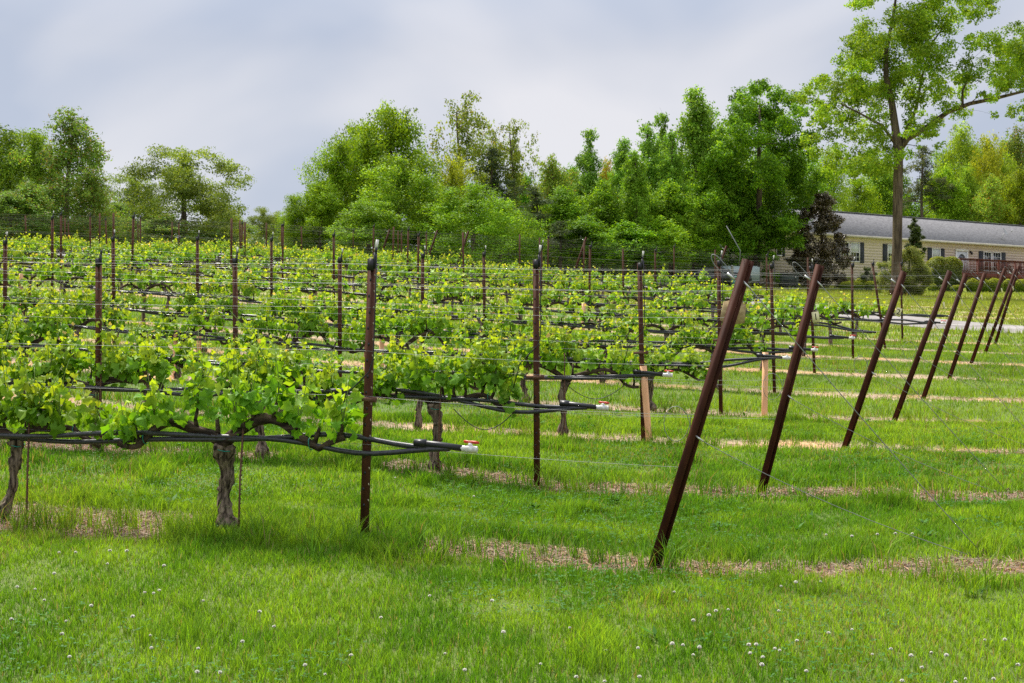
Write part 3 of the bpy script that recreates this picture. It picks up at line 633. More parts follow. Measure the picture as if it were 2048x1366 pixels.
# ------------------------------------------------------------------ trellis wires
WZ = [('lowest', .60), ('second lowest', .90), ('middle', 1.18), ('third highest', 1.45), ('second highest', 1.60), ('highest', 1.72)]
for i in range(NROW):
    pts = sorted([(t, H) for t, H, _ in POSTS[i]])
    for q, (nm, z) in enumerate(WZ):
        if i > 8 and q in (3,): continue
        tt = [t_ for t_, _ in pts]; P = []
        if i in ENDS: b, tp = ENDS[i]; f = min(z/1.72*.97, .97); P.append(b + (tp-b)*f)
        elif i > 11: p = rowpt(i, t0row[i]-.3); P.append(np.array([p[0], p[1], g1(*p)+z*.9]))
        for t_, H in pts:
            p = rowpt(i, t_); P.append(np.array([p[0]-.0+NRM[0]*-.03, p[1]-.03, g1(*p)+z*min(1, H/1.75)]))
        p = rowpt(i, tt[-1]+6); P.append(np.array([p[0], p[1], g1(*p)+z]))
        PP = []
        for a, b in zip(P[:-1], P[1:]):
            for s in np.linspace(0, 1, 7)[:-1]: PP.append(a*(1-s)+b*s - np.array([0, 0, .02*4*s*(1-s)*(1 if q else .6)]))
        PP.append(P[-1]); PP = np.array(PP); o0 = PP[0].copy()
        wobj = MB().tube(PP-o0, .0010 if i < 6 else .0012 if i < 9 else .001, 4 if i < 4 else 3, caps=False).build('trellis_wire', M_wire); wobj.location = tuple(o0)
        tag(wobj, 'thin steel trellis wire, %s of those strung along the %s row' % (nm, ORD[i]), 'wire', 'wires strung along the trellis rows')

# ------------------------------------------------------------------ irrigation hoses with end valves
VAL = {0: (940, 897), 1: (1205, 815), 2: (1335, 750), 3: (1572, 716), 4: (1628, 700), 5: (1703, 676), 6: (1757, 665), 7: (1885, 646)}
for i in range(NROW):
    tv = t_at(i, VAL[i][0]) if i in VAL else t0row[i]+.9
    tv = max(tv, .1) if i < 9 else tv
    pe = rowpt(i, tv); zE = g1(*pe) + .58
    if i in VAL: zE = float(np.clip(PZ(VAL[i][1], pe[1]), g1(*pe)+.42, g1(*pe)+.72))
    r = empty('irrigation_hose', (pe[0], pe[1], zE)); o0 = np.array([pe[0], pe[1], zE]); g = np.random.default_rng(90+i)
    tmax = max([t_ for t_, _, _ in POSTS[i]]) + 3
    for q in range(2):
        ts = np.arange(tv+.12, tmax, .12 if i < 4 else .3); ph = g.random(4)*6; sgn = 1 if q else -1
        join = sstep(0.0, .9, ts-tv-.12)
        wob = .018*np.sin(ts*1.9+ph[0]) + .022*np.sin(ts*.9+ph[1]) + .008*np.sin(ts*5+ph[2])
        z = np.array([g1(*rowpt(i, t_)) for t_ in ts]); z = z + .57; z = z*join + zE*(1-join) + join*(wob + sgn*.02*np.sin(ts*1.1+ph[3])) + sgn*.028*np.exp(-((ts-tv-.75)/.35)**2)
        off = -.035 + .02*np.sin(ts*2.3+ph[0])*join + sgn*.016*join
        P = np.array([[*(rowpt(i, t_)+NRM*of_), zz] for t_, of_, zz in zip(ts, off, z)]) - o0
        MB().tube(P, .0165 if i < 4 else .018, 10 if i < 3 else 6).build('hose', M_hose, r, smooth=True)
    u3 = np.array([-U[0], -U[1], -.06]); u3 /= np.linalg.norm(u3); c0 = np.array([NRM[0]*-.035, NRM[1]*-.035, 0])
    if i < 9:
        sg = 12 if i < 3 else 7
        MB().tube([c0-u3*.34+[0, 0, .012], c0-u3*.2+[0, 0, .008], c0-u3*.04], [.022, .021, .019], sg, .12, i).tube([c0-u3*.345+[0, 0, .012], c0-u3*.27+[0, 0, .012]], [.024, .025], sg, .25, i).build('tape_wrap', M_blk, r)
        if i != 6:
            v = empty('valve_holder') if False else None
            vm = MB(); vm.tube([c0-u3*.045, c0-u3*.012, c0-u3*.011, c0+u3*.028, c0+u3*.029, c0+u3*.055], [.019, .019, .023, .023, .0205, .0205], sg, caps=False)
            vm.tube([c0+u3*.055, c0+u3*.0551, c0+u3*.04], [.0205, .015, .015], sg, caps=False); vm.tube([c0+u3*.012, c0+u3*.012+[0, 0, .038]], [.014, .012], sg)
            vo = vm.build('valve', M_pvc, r, smooth=False)
            if i not in (3,):
                hm = MB(); hc = c0+u3*.012+np.array([0, 0, .043]); a_ = math.atan2(u3[1], u3[0]) - (.5 if i else .25)
                hd = np.array([math.cos(a_), math.sin(a_), -.05]); hm.tube([hc-hd*.045, hc-hd*.03, hc-hd*.01, hc+hd*.01, hc+hd*.035, hc+hd*.062], [.007, .010, .007, .009, .010, .006], 8, flat=.6); hm.build('handle', M_red, vo)
    tag(r, ('pair of black irrigation hoses in the %s trellis row ending at a white valve' % ORD[i]) if i < 9 else ('pair of black irrigation hoses slung below the vines of the %s row' % ORD[i]), 'hose', 'black irrigation hoses along the rows')
# drip loops
for (i, px, wpx) in ((1, 970, .34), (2, 1190, .42), (4, 1480, .5)):
    t = t_at(i, px); c_ = rowpt(i, t); z = g1(*c_)+.56; a = np.linspace(0, 1, 13)
    P = [(-U[0]*(q-.5)*wpx*1.6, -U[1]*(q-.5)*wpx*1.6-.03, -.17*math.sin(math.pi*q)) for q in a]
    o = MB().tube(P, .004, 5).build('drip_line', M_blk); o.location = (c_[0], c_[1], z); tag(o, 'thin black drip line sagging in a loop below the %s row hoses' % ORD[i], 'tube', 'thin drip lines')
# rebar stakes
for (i, px, dz) in ((0, 62, .02), (0, 484, .03), (1, 880, .03), (1, 205, .02), (2, 1131, .0), (2, 300, 0)):
    t = t_at(i, px); p = rowpt(i, t) - NRM*.05; m = MB(); H = .66 if i == 0 else .85
    m.tube([(0, 0, -.05), (dz*.3, 0, H*.5), (dz, 0, H)], .0065, 7, .0)
    for k in range(int(H/.03)): m.tube([(dz*k*.03/H, 0, k*.03), (dz*k*.03/H, 0, k*.03+.008)], .0082, 6, caps=False)
    o = m.build('rebar_stake', M_steel); o.location = (p[0], p[1], g1(*p)); tag(o, 'thin rusty rebar stake beside the %s vine of the %s trellis row' % ({62: 'second', 484: 'first', 880: 'first', 205: 'third', 1131: 'first', 300: 'fourth'}[px], ORD[i]), 'stake', 'rebar stakes beside the vines')
# grow tubes
TUBES = [(3, 1297, 825, 715, 15), (4, 1529, 752, 698, 13), (2, 565, 800, 736, 12), (4, 763, 700, 652, 11), (4, 398, 660, 628, 10), (3, 350, 720, 660, 10), (5, 41, 590, 538, 9), (6, 1166, 640, 606, 8), (3, 731, 690, 620, 10), (7, 497, 560, 532, 7)]
TL = ['tall tan grow tube standing in the grass beside the third line post', 'tan grow tube behind the large leaning end post', 'tan grow tube half hidden by leaves between first two trunks', 'short tan grow tube just beyond the big line post',
      'tan grow tube beside the second post of the third row', 'tan grow tube hidden in leaves between the second and third rows', 'slim tan grow tube in the far corner rows near the hill', 'pinkish tan grow tube peeking through leaves of the middle rows', 'tan grow tube seen edge-on behind the big line post', 'smallest tan grow tube among the distant rows']
for k, (i, px, by, ty_, w_) in enumerate(TUBES):
    if k == 0: i = 2
    if k == 1: i = 3
    t = t_at(i, px); p = rowpt(i, t); H = max(.3, PZ(ty_, p[1]) - g1(*p)); H = min(H, .75); rr = w_*.86*p[1]/2600/2
    a = np.linspace(0, 2*np.pi, 13)[:-1]; m = MB(); sq = [(rr*math.cos(q)*(1+.1*math.cos(4*q)), rr*math.sin(q)*(1+.1*math.cos(4*q))) for q in a]
    n = len(sq); lo = np.array([(x_, y_, -.02) for x_, y_ in sq]); hi = np.array([(x_*.97-.02*H, y_*.97, H) for x_, y_ in sq]); ii = np.arange(n); jj = (ii+1) % n
    inn = np.array([(x_*.9-.02*H, y_*.9, H) for x_, y_ in sq]); ind = inn*1.; ind[:, 2] -= .12
    m.add(np.concatenate([lo, hi, inn, ind]), [np.stack([ii, jj, jj+n, ii+n], -1), np.stack([ii+n, jj+n, jj+2*n, ii+2*n], -1), np.stack([ii+2*n, jj+2*n, jj+3*n, ii+3*n], -1)])
    o = m.build('grow_tube', M_tube, smooth=True); o.location = (p[0], p[1], g1(*p)); o.rotation_euler = (0, R(-3 if k == 0 else 2), 0); tag(o, TL[k], 'grow tube', 'tan grow tubes round young vines')
#PART2
# ------------------------------------------------------------------ trees
def leaf_cards(g, clumps, n, size, pal, flat=.75, droop=0, aspect=.55):
    """many small bent leaf sprays through the clumps' volume; clumps = (x, y, z, r)"""
    C_ = np.array(clumps, float); wgt = C_[:, 3]**2; ci = g.choice(len(C_), n, p=wgt/wgt.sum()); c_ = C_[ci]
    d = g.normal(size=(n, 3)); d /= np.linalg.norm(d, axis=1)[:, None]; rr = g.random(n)**.45
    # sub-twigs: pull leaves towards a few twig points of their clump so that gaps open up
    tw = np.random.default_rng(7).normal(size=(len(C_), 22, 3)); tw /= np.linalg.norm(tw, axis=2)[..., None]; tw *= (.35+.75*np.random.default_rng(8).random((len(C_), 22)))[..., None]
    ti = g.integers(0, 22, n); base = tw[ci, ti]; off = d*rr[:, None]*.42
    q = (base+off)*np.array([1, 1, flat]); p = c_[:, :3] + q*c_[:, 3:4]
    nr = q*.6 + g.normal(0, .55, (n, 3)) + np.array([0, 0, .55]); nr /= np.linalg.norm(nr, axis=1)[:, None]
    t = np.cross(nr, g.normal(size=(n, 3))); t /= np.linalg.norm(t, axis=1)[:, None]; t[:, 2] -= droop; b = np.cross(nr, t)
    s = size*(.6+.8*g.random(n))[:, None]
    V = np.stack([p-t*s*.5, p+b*s*aspect*.5-nr*s*.1, p+t*s*.5-nr*s*.08, p-b*s*aspect*.5-nr*s*.1], 1).reshape(-1, 3)
    pal = np.array(pal); k = g.random((n, 1)); cc = pal[0]*(1-k)+pal[1]*k
    cv = np.random.default_rng(9).random((len(C_), 1))[ci]; cc = cc*(.65+.7*cv)*(.7+.6*g.random((n, 1)))
    if len(pal) > 2: cc = np.where((g.random((n, 1)) < .12), pal[2], cc)
    return V, np.arange(n)[:, None]*4+np.arange(4), np.repeat(cc, 4, 0)
def build_tree(name, seed, trunk, clumps, n, size, pal, mb_=None, twigs=0, flat=.75, limbs=None, lmat=None, thick=1.0, maxbr=60, aspect=.55, droop=0):
    g = np.random.default_rng(seed); root = empty(name); m = MB(); trunk = np.array(trunk, float)   # rows x,y,z,r
    m.tube(trunk[:, :3], trunk[:, 3], 10, .12, seed)
    nodes = trunk.copy()
    for lb in (limbs or []):
        lb = np.array(lb, float); m.tube(lb[:, :3], lb[:, 3], 8, .12, seed+3); nodes = np.concatenate([nodes, lb])
    # dense attachment nodes
    order = np.argsort([np.min(np.linalg.norm(nodes[:, :3]-np.array(c_[:3]), axis=1)) for c_ in clumps])
    tips = []
    for ci in order[:maxbr]:
        c_ = np.array(clumps[ci][:3]); d = np.linalg.norm(nodes[:, :3]-c_, axis=1) + 2.2*np.maximum(0, nodes[:, 2]-c_[2]+.0) + .25*np.maximum(0, .08*0-nodes[:, 2]); k = int(np.argmin(d)); a = nodes[k]
        L_ = np.linalg.norm(c_-a[:3]); 
        if L_ < .25: continue
        r0 = min(a[3]*.6, .012*L_*thick+.03*thick); s = np.linspace(0, 1, 6)[:, None]
        mid = (a[:3]+c_)/2 + np.array([0, 0, .12*L_]) + g.normal(0, .05*L_, 3)
        P = a[:3]*(1-s)**2 + 2*mid*s*(1-s) + c_*s**2; rr = r0*(1-.7*s[:, 0]); m.tube(P, rr, 5, caps=False)
        nodes = np.concatenate([nodes, np.concatenate([P[2:], rr[2:, None]], 1)])
        for q in range(twigs):
            e_ = c_+g.normal(0, clumps[ci][3]*.5, 3); m.tube([P[4], (P[4]+e_)/2+g.normal(0, .05, 3), e_], [rr[4]*.6, rr[4]*.4, rr[4]*.2], 4, caps=False)
    m.build('trunk', mb_ or M_bark, root, smooth=True)
    V, F, cc = leaf_cards(g, clumps, n, size, pal, flat, droop, aspect)
    mesh_np('crown', V, [F], lmat or M_tree, root, cc)
    return root
def gen_clumps(seed, H, base, prof, R_, n, cr, lean=0, ir=.35):
    """prof(u) = relative radius for u in 0..1 from crown base to top"""
    g = np.random.default_rng(seed); out_ = []
    while len(out_) < n:
        u = g.random()**.9; z = base + (H-base)*u; rad = R_*prof(u)*(.82+.36*g.random()); a = g.random()*6.28
        if g.random() > .35 + .65*prof(u): continue
        q = (ir + (1-ir)*g.random()**.6)*rad; r = cr*(.75+.5*g.random())*(.62+.38*prof(u))
        out_.append((q*math.cos(a), q*math.sin(a), min(z, H-r*.55), r))
    for q in range(30): f_ = q/30; out_.append((g.normal(0, cr*(.8-.7*f_)), g.normal(0, cr*(.8-.7*f_)), H*(.60+.36*f_)-cr*.2, cr*(.95-.5*f_)))
    out_.append((0, 0, H-cr*.4, cr*.45)); return out_
dome = lambda u: math.sin(math.pi*min(1, .18+.78*u))**.75
pyr = lambda u: (1-u)**.55*min(1, .6+u*2.2)
slim = lambda u: math.sin(math.pi*min(1, .25+.72*u))**.9
wide = lambda u: math.sin(math.pi*min(1, .3+.66*u))**.5
G_FRESH = [(.10, .24, .014), (.26, .41, .035)]; G_DARK = [(.085, .205, .01), (.23, .39, .022)]; G_YEL = [(.24, .35, .02), (.38, .44, .04)]; G_OLIVE = [(.12, .20, .025), (.25, .33, .06)]
G_PINE = [(.03, .06, .022), (.07, .10, .04)]; G_SPR = [(.13, .24, .03), (.24, .34, .06), (.28, .19, .06)]; G_COOL = [(.10, .23, .018), (.25, .40, .045)]
def trk(H, r, bend=0, seed=0, n=9, top=.93):
    g = np.random.default_rng(seed); s = np.linspace(0, 1, n)
    return np.stack([bend*s**2+.02*H*np.sin(s*5+g.random()*6)*s, .02*H*np.sin(s*4+g.random()*6)*s, H*top*s-.15, r*(1.25-.95*s)*(1+.5*np.exp(-s*18))], -1)
# prototypes, all 10 m high, crown radius about 3 m
PROTO = {
 'broad': [build_tree('tree', 60+k, trk(10, .22, .3, k), gen_clumps(60+k, 10, 1.6, dome, 3.2, 74, 1.15, ir=.4), 26000, .18, G_DARK, twigs=1) for k in range(2)],
 'fresh': [build_tree('tree', 70+k, trk(10, .2, -.2, k), gen_clumps(70+k, 10, 1.0, wide, 3.2, 70, 1.15, ir=.45), 26000, .18, G_FRESH, twigs=1) for k in range(2)],
 'poplar': [build_tree('tree', 80+k, trk(10, .14, .1, k, top=.97), gen_clumps(80+k, 10, 3.0, pyr if k < 2 else slim, 1.9, 70, .72, ir=.2), 15000, .16, G_COOL, twigs=2, maxbr=44) for k in range(3)],
 'sparse': [build_tree('tree', 90+k, trk(10, .16, .5, k, top=.9), gen_clumps(90+k, 10, 3.6, slim, 2.9, 40, .75, ir=.3), 6500, .17, [(.15, .24, .03), (.27, .35, .06), (.26, .24, .07)], twigs=4) for k in range(2)],
 'oak': [build_tree('tree', 100, trk(10, .3, .2, 4, top=.75), gen_clumps(100, 10, 2.0, wide, 5.0, 64, 1.35, ir=.35), 34000, .17, G_OLIVE, twigs=1, thick=2.2, flat=.5, maxbr=40)],
 'pine': [build_tree('tree', 110, trk(10, .15, .1, 5), gen_clumps(110, 10, 3.5, slim, 2.2, 34, .6, ir=.3), 7000, .22, G_PINE, twigs=3, aspect=.22, flat=.45)],
 'spring': [build_tree('tree', 120, trk(10, .15, .15, 6), gen_clumps(120, 10, 1.2, slim, 3.0, 80, .85, ir=.3), 19000, .17, G_SPR, twigs=3)],
 'forest': [build_tree('tree', 130+k, trk(10, .12, .3*(k-.5), 7+k, top=.96), gen_clumps(130+k, 10, 2.6, slim, 2.5, 60, 1.0, ir=.25), 15000, .2, [(.09, .21, .012), (.28, .41, .03)], twigs=2) for k in range(3)],
 'yellow': [build_tree('tree', 140, trk(10, .15, .1, 9), gen_clumps(140, 10, 1.2, dome, 3.2, 66, 1.1, ir=.4), 22000, .18, G_YEL, twigs=1)],
}
NICE = {'broad': 'broadleaf_tree', 'fresh': 'broadleaf_tree', 'poplar': 'poplar_tree', 'sparse': 'sparse_tree', 'oak': 'oak_tree', 'pine': 'pine_tree', 'spring': 'spring_tree', 'forest': 'woodland_tree', 'yellow': 'yellow_green_tree'}
pu = {}
def plant(kind, px, ytop, hw, Y, tint, label, v=None, grp='trees along the edge of the vineyard', yb=None):
    if kind == 'broad': tint = (tint[0]*1.15, tint[1]*.93, tint[2]*.7)
    if kind == 'fresh': tint = (tint[0]*1.05, tint[1]*.97, tint[2]*.8)
    ps = PROTO[kind]; c = pu.get(kind, 0); pu[kind] = c+1; v = c % len(ps) if v is None else v
    o = copy_tree(ps[v]); x = PX(px, Y); z = g1(x, Y); H = PZ(ytop, Y)-z
    wr = {'broad': 3.6, 'fresh': 3.6, 'poplar': 2.0, 'sparse': 2.9, 'oak': 5.4, 'pine': 2.3, 'spring': 3.1, 'forest': 2.6, 'yellow': 3.5}[kind]
    sx = hw*Y/2600/wr; sz = H/10; o.location = (x, Y, z-.05); o.scale = (sx, sx, sz); o.rotation_euler = (0, 0, rng.random()*6.28); o.name = NICE[kind]
    for ch in o.children:
        if ch.name.startswith('crown'): ch.color = (*tint, 1)
    return tag(o, label, 'tree', grp)
W1 = (1, 1, 1)
T = [
 # left group
 ('fresh', 20, 258, 120, 67, (.8, .82, 1.2), 'broad fresh green tree at the very left edge of the picture'),
 ('spring', 135, 212, 100, 63, (.85, .95, .9), 'tall airy tree with reddish new leaves behind the vineyard corner'),
 ('fresh', 70, 262, 70, 65, (.9, .9, 1.1), 'slim green tree rising beside the tall airy red-tinged tree'),
 ('spring', 185, 330, 62, 61, (.95, 1.0, .9), 'low airy tree filling the gap before the wide oak'),
 ('spring', 60, 360, 80, 60, (.8, .95, .9), 'bushy low tree under the tall trees of the far corner'),
 ('fresh', 235, 405, 40, 70, (1.2, 1.2, 1.2), 'pale green sapling at the foot of the wide oak'),
 ('oak', 370, 290, 135, 72, (1, 1, 1), 'wide olive-green oak with layered crown on the skyline'),
 ('oak', 265, 343, 90, 73, (.9, .95, .9), 'smaller olive oak merging into the wide layered oak'),
 ('yellow', 440, 402, 55, 76, (.75, .8, .8), 'yellow-green tree glowing behind the low limbs of the oak'),
 ('oak', 528, 412, 42, 84, (1, .98, 1), 'small round olive tree farther off in the sky gap'),
 ('spring', 330, 425, 70, 68, (.85, .95, .9), 'low bushy tree under the crown of the wide oak'),
 ('spring', 235, 400, 60, 66, (.8, .95, .9), 'leafy low tree linking the airy tree and the wide oak'),
 ('spring', 20, 380, 80, 59, (.75, .9, .9), 'leafy low tree in the far corner beside the bushy one'),
 ('forest', 470, 430, 60, 80, (1, 1, .9), 'low scrubby tree just behind the last trellis row below the oak'),
 ('fresh', 588, 388, 40, 62, (1.05, 1.05, 1), 'small bright tree at the outer edge of the central clump'),
 ('yellow', 600, 440, 40, 68, (.8, .75, .7), 'yellowish thicket tree under the central clump'),
 # central clump
 ('broad', 780, 208, 98, 66, (1, 1.08, 1), 'tallest dark green tree of the central clump'),
 ('broad', 680, 272, 78, 64, (.95, 1.08, 1), 'dark round-crowned tree sloping down beside the sky gap'),
 ('broad', 640, 365, 62, 62, (1.0, 1.15, 1), 'low dark green tree at the foot of the central clump'),
 ('fresh', 800, 308, 105, 60, (.95, 1.0, .9), 'pale soft-leaved tree standing before the tall dark tree'),
 ('fresh', 740, 400, 90, 57, (.85, .95, .9), 'drooping pale green tree close behind the trellis wires'),
 ('fresh', 945, 368, 100, 57, (.9, 1.05, .9), 'rounded bright green tree ahead of the dark pine'),
 ('yellow', 905, 312, 52, 66, (1, .95, .8), 'bright yellow-green tree between the dark clump and pine'),
 ('broad', 868, 400, 70, 61, (.8, .95, 1), 'dark low tree in shade between two bright trees'),
 ('sparse', 930, 180, 78, 72, (1, 1, .9), 'tall thin-leaved tree with bare forks above the clump'),
 ('sparse', 1030, 232, 60, 73, (1, 1, .95), 'thin-leaved leaning tree with open twiggy crown'),
 ('pine', 985, 292, 62, 70, (1, 1, 1), 'dark pine in front of the thin-leaved trees'),
 ('pine', 1070, 372, 60, 66, (1, 1, 1), 'dark low pine at the start of the long wood'),
 # wood edge
 ('spring', 1100, 306, 60, 74, (1.1, 1.15, .9), 'olive-green tree with rounded top at the wood edge'),
 ('poplar', 1178, 257, 46, 76, (.95, 1, 1.2), 'pointed poplar standing clear above the wood'),
 ('yellow', 1213, 318, 34, 84, (1.05, .72, .6), 'orange-tinged tree between two pointed poplars'),
 ('poplar', 1245, 276, 46, 78, (1, 1.1, 1.1), 'narrow poplar shouldering the pointed one'),
 ('poplar', 1298, 240, 50, 80, (1, 1.08, 1.2), 'narrow poplar, second below the tallest of the wood'),
 ('poplar', 1345, 262, 45, 78, (1.0, 1.1, 1.1), 'pale narrow poplar beside the tallest poplar'),
 ('poplar', 1392, 174, 68, 82, (1.15, 1.15, 1.15), 'tallest airy poplar of the wood edge'),
 ('poplar', 1440, 240, 55, 84, (1.05, 1.1, 1), 'airy poplar tucked behind the big maple'),
 ('poplar', 1325, 225, 48, 86, (1, 1.05, .9), 'slim poplar leaning out between two narrow poplars'),
 ('poplar', 1270, 300, 44, 73, (1.05, 1.1, .9), 'pale slim poplar low at the wood edge'),
 ('poplar', 1415, 205, 48, 87, (1.0, 1.1, .9), 'airy poplar top just behind the tallest one'),
 ('spring', 1145, 335, 50, 78, (1.1, 1.2, .8), 'soft olive tree filling the gap before the pointed poplar'),
 ('broad', 720, 245, 80, 68, (1.0, 1.05, 1), 'dark green shoulder tree of the central clump'),
 ('fresh', 1000, 400, 70, 60, (.9, 1.0, .8), 'low bright tree beyond the bright rounded one'),
 ('sparse', 985, 255, 60, 74, (1, 1, .9), 'open leafy tree between the two thin-leaved ones'),
 ('forest', 1130, 370, 60, 72, (.85, 1, .8), 'slim woodland tree beside the dark low pine'),
 ('forest', 1205, 360, 60, 74, (.9, 1, .8), 'slim woodland tree under the orange-tinged one'),
 ('forest', 1275, 350, 60, 75, (.9, 1.05, .8), 'slim woodland tree under the narrow poplars'),
 ('forest', 1340, 360, 60, 76, (.95, 1.05, .8), 'slim woodland tree with bare lower stem behind the drive'),
 ('forest', 1410, 340, 60, 80, (.9, 1.05, .8), 'woodland tree under the tallest poplar'),
 ('forest', 1165, 430, 70, 69, (.7, .85, .7), 'low shaded woodland tree above the trellis wires'),
 ('forest', 1250, 440, 70, 71, (.8, 1, .7), 'low leafy woodland tree in the shaded wood edge'),
 ('forest', 1320, 430, 60, 73, (1.15, 1.25, .8), 'low sunlit sapling brightening the wood edge'),
 ('forest', 1385, 440, 60, 78, (.8, .95, .7), 'low woodland tree behind the parked vehicles'),
 ('pine', 1120, 440, 60, 68, (1, 1, 1), 'dark pine bough mass low in the wood edge'),
 ('fresh', 1035, 420, 60, 62, (.8, .95, .8), 'bushy tree beside the dark low pine'),
 ('pine', 1290, 470, 45, 72, (.9, .9, .9), 'small dark pine deep in the shaded wood'),
 # behind the house and the maple
 ('forest', 1480, 300, 70, 95, (1, 1.15, .9), 'woodland tree behind the maple crown, paler and taller'),
 ('forest', 1600, 290, 60, 106, (.95, 1.1, .9), 'woodland tree seen between the maple and hero oak'),
 ('yellow', 1655, 300, 55, 112, (.75, .95, .9), 'bright tree directly behind the bronze magnolia'),
 ('broad', 1715, 350, 50, 118, (1.1, 1.15, 1), 'dark green tree above the house ridge near the trunk'),
 ('forest', 1755, 320, 50, 124, (1, 1.1, .9), 'slim tree close to the big trunk above the roof'),
 ('fresh', 1890, 300, 60, 134, (.9, .95, .8), 'tall green tree rising behind the bare-limbed pine'),
 ('fresh', 1950, 290, 70, 132, (.85, .95, .8), 'broad green tree standing behind the bright spring-green one'),
 ('fresh', 2020, 280, 70, 136, (.9, .95, .8), 'broad green tree near the far edge above the ridge'),
 ('broad', 1780, 330, 60, 134, (.9, 1, .9), 'dark tree in the wood behind the tall bare trunk'),
 ('yellow', 1995, 300, 45, 125, (.8, .95, .9), 'fresh green tree with pointed top over the roof'),
 ('pine', 1846, 288, 58, 120, (1.9, 1.5, 1.6), 'grey-green bare-limbed pine above the roof'),
 ('yellow', 1925, 246, 62, 126, (.85, 1.0, .9), 'bright spring-green tree rising over the house'),
 ('yellow', 1975, 268, 45, 122, (1.05, .95, .8), 'yellowish pointed tree over the house roof'),
 ('forest', 1890, 330, 45, 120, (1.2, 1.25, .9), 'light green tree beside the bare-limbed pine'),
 ('spring', 2035, 248, 60, 130, (.9, .85, .9), 'olive-brown tree at the far edge above the deck'),
 ('spring', 1985, 345, 50, 117, (1.3, 1.35, .9), 'pale low tree right above the roof ridge'),
 ('yellow', 1935, 330, 45, 121, (.7, .9, .9), 'mid green tree behind the satellite dish side of roof'),
 ('broad', 2040, 330, 50, 118, (1.1, 1, .9), 'dense darker tree above the deck end of roof'),
 ('forest', 1800, 380, 50, 128, (.8, .95, .8), 'shaded tree filling the gap behind the big trunk'),
 ('forest', 1700, 400, 50, 124, (.85, 1.0, .8), 'shaded tree low behind the roof ridge'),
]
for a in T: plant(*a[:6], a[6])
# a few more stems deep in the wood
for k in range(16):
    px = 1050 + k*33 + rng.uniform(-8, 8); Y = rng.uniform(86, 104)
    plant('forest', px, 345 + 30*math.sin(k*1.9) - max(0, px-1300)*.35, 46, Y, (rng.uniform(.75, 1.0), rng.uniform(.95, 1.1), .8), 'slender woodland tree standing %s back in the shaded wood' % ORD[k], grp='slender trees inside the wood')
for k in range(9):
    px = [-30, 90, 200, 300, 420, 560, 660, 760, 870][k]
    plant('forest', px, [330, 350, 420, 430, 440, 430, 380, 350, 370][k], 60, [78, 76, 84, 88, 92, 88, 78, 78, 80][k], (.75, .95, .8), 'background woodland tree, %s along the skyline from the far corner' % ORD[k], grp='trees inside the far tree belt')
for ps in PROTO.values():
    for p in ps:
        for ch in list(p.children): bpy.data.objects.remove(ch)
        bpy.data.objects.remove(p)
# shaded undergrowth along the wood foot
def bushmass(name, segs, n, size, pal, hgt):
    g = np.random.default_rng(44); cl = []
    for (a, b, ya, yb, hh) in segs:
        m = int(abs(b-a)/9)
        for k in range(m):
            f = (k+g.random())/m; Y = ya+(yb-ya)*f + g.uniform(0, 4); x = PX(a+(b-a)*f, Y); r = g.uniform(.5, .95)*hh; cl.append((x, Y, g1(x, Y)+g.uniform(.1, .8)*hh, r))
    V, F, cc = leaf_cards(g, cl, n, size, pal); return mesh_np(name, V, [F], M_tree, None, cc)
tag(bushmass('undergrowth', [(-60, 560, 62, 72, 1.5), (540, 1060, 61, 62, 1.3), (1040, 1460, 66, 84, 1.1), (1080, 1460, 75, 92, 1.6), (1100, 1500, 84, 100, 2.2)], 60000, .2, [(.045, .10, .018), (.12, .20, .03)], 1), kind='stuff')

# ---- the big oak by the house (clumps read off the photograph, then given depth)
YO = 66.8; XO = PX(1793, YO); ZO = g1(XO, YO); g = np.random.default_rng(77)
def loc(px, py, dy=0): return (PX(px, YO+dy)-XO, dy, PZ(py, YO+dy)-ZO)
cl = []
for px, py, r in [(1745,5,48),(1800,50,62),(1850,25,48),(1900,22,50),(1943,20,33),(1720,95,50),(1780,120,60),(1850,105,55),(1692,125,40),(1672,178,48),(1740,190,55),(1820,180,52),(1890,190,42),(1650,225,42),(1722,250,48),
  (1960,82,34),(2000,112,48),(2040,95,40),(1952,150,36),(2010,165,36),(2045,150,40),(1690,300,46),(1650,312,40),(1745,325,44),(1770,285,40),(1862,255,28),(1840,275,24),(1985,200,24),(2032,222,24),(1925,150,26),(1640,170,26),(1700,205,38),
  (1800,-60,60),(1860,-70,55),(1740,-50,50),(1920,-50,45),(1975,-10,36),(2090,110,45),(2110,180,45),(2080,220,30),(1775,60,50),(1830,240,30),(1610,190,22),(1715,345,28),(1660,250,30),(2075,60,40),(1625,290,20),(1700,160,34),(1760,220,36),(1800,150,40),(1850,60,40)]:
    for q in range(7):
        dy = g.normal(0, 2.1); x, y, z = loc(px+g.normal(0, r*.56), py+g.normal(0, r*.45), dy); cl.append((x, y, z, r*.58*YO/2600*g.uniform(.6, 1.1)))
tr = [(*loc(1793, 592), .36), (*loc(1793, 560), .28), (*loc(1795, 470), .25), (*loc(1796, 380), .24), (*loc(1797, 300), .25), (*loc(1790, 250), .20), (*loc(1783, 200), .17), (*loc(1772, 150), .14), (*loc(1772, 100), .11), (*loc(1785, 40), .08), (*loc(1795, -30), .05)]
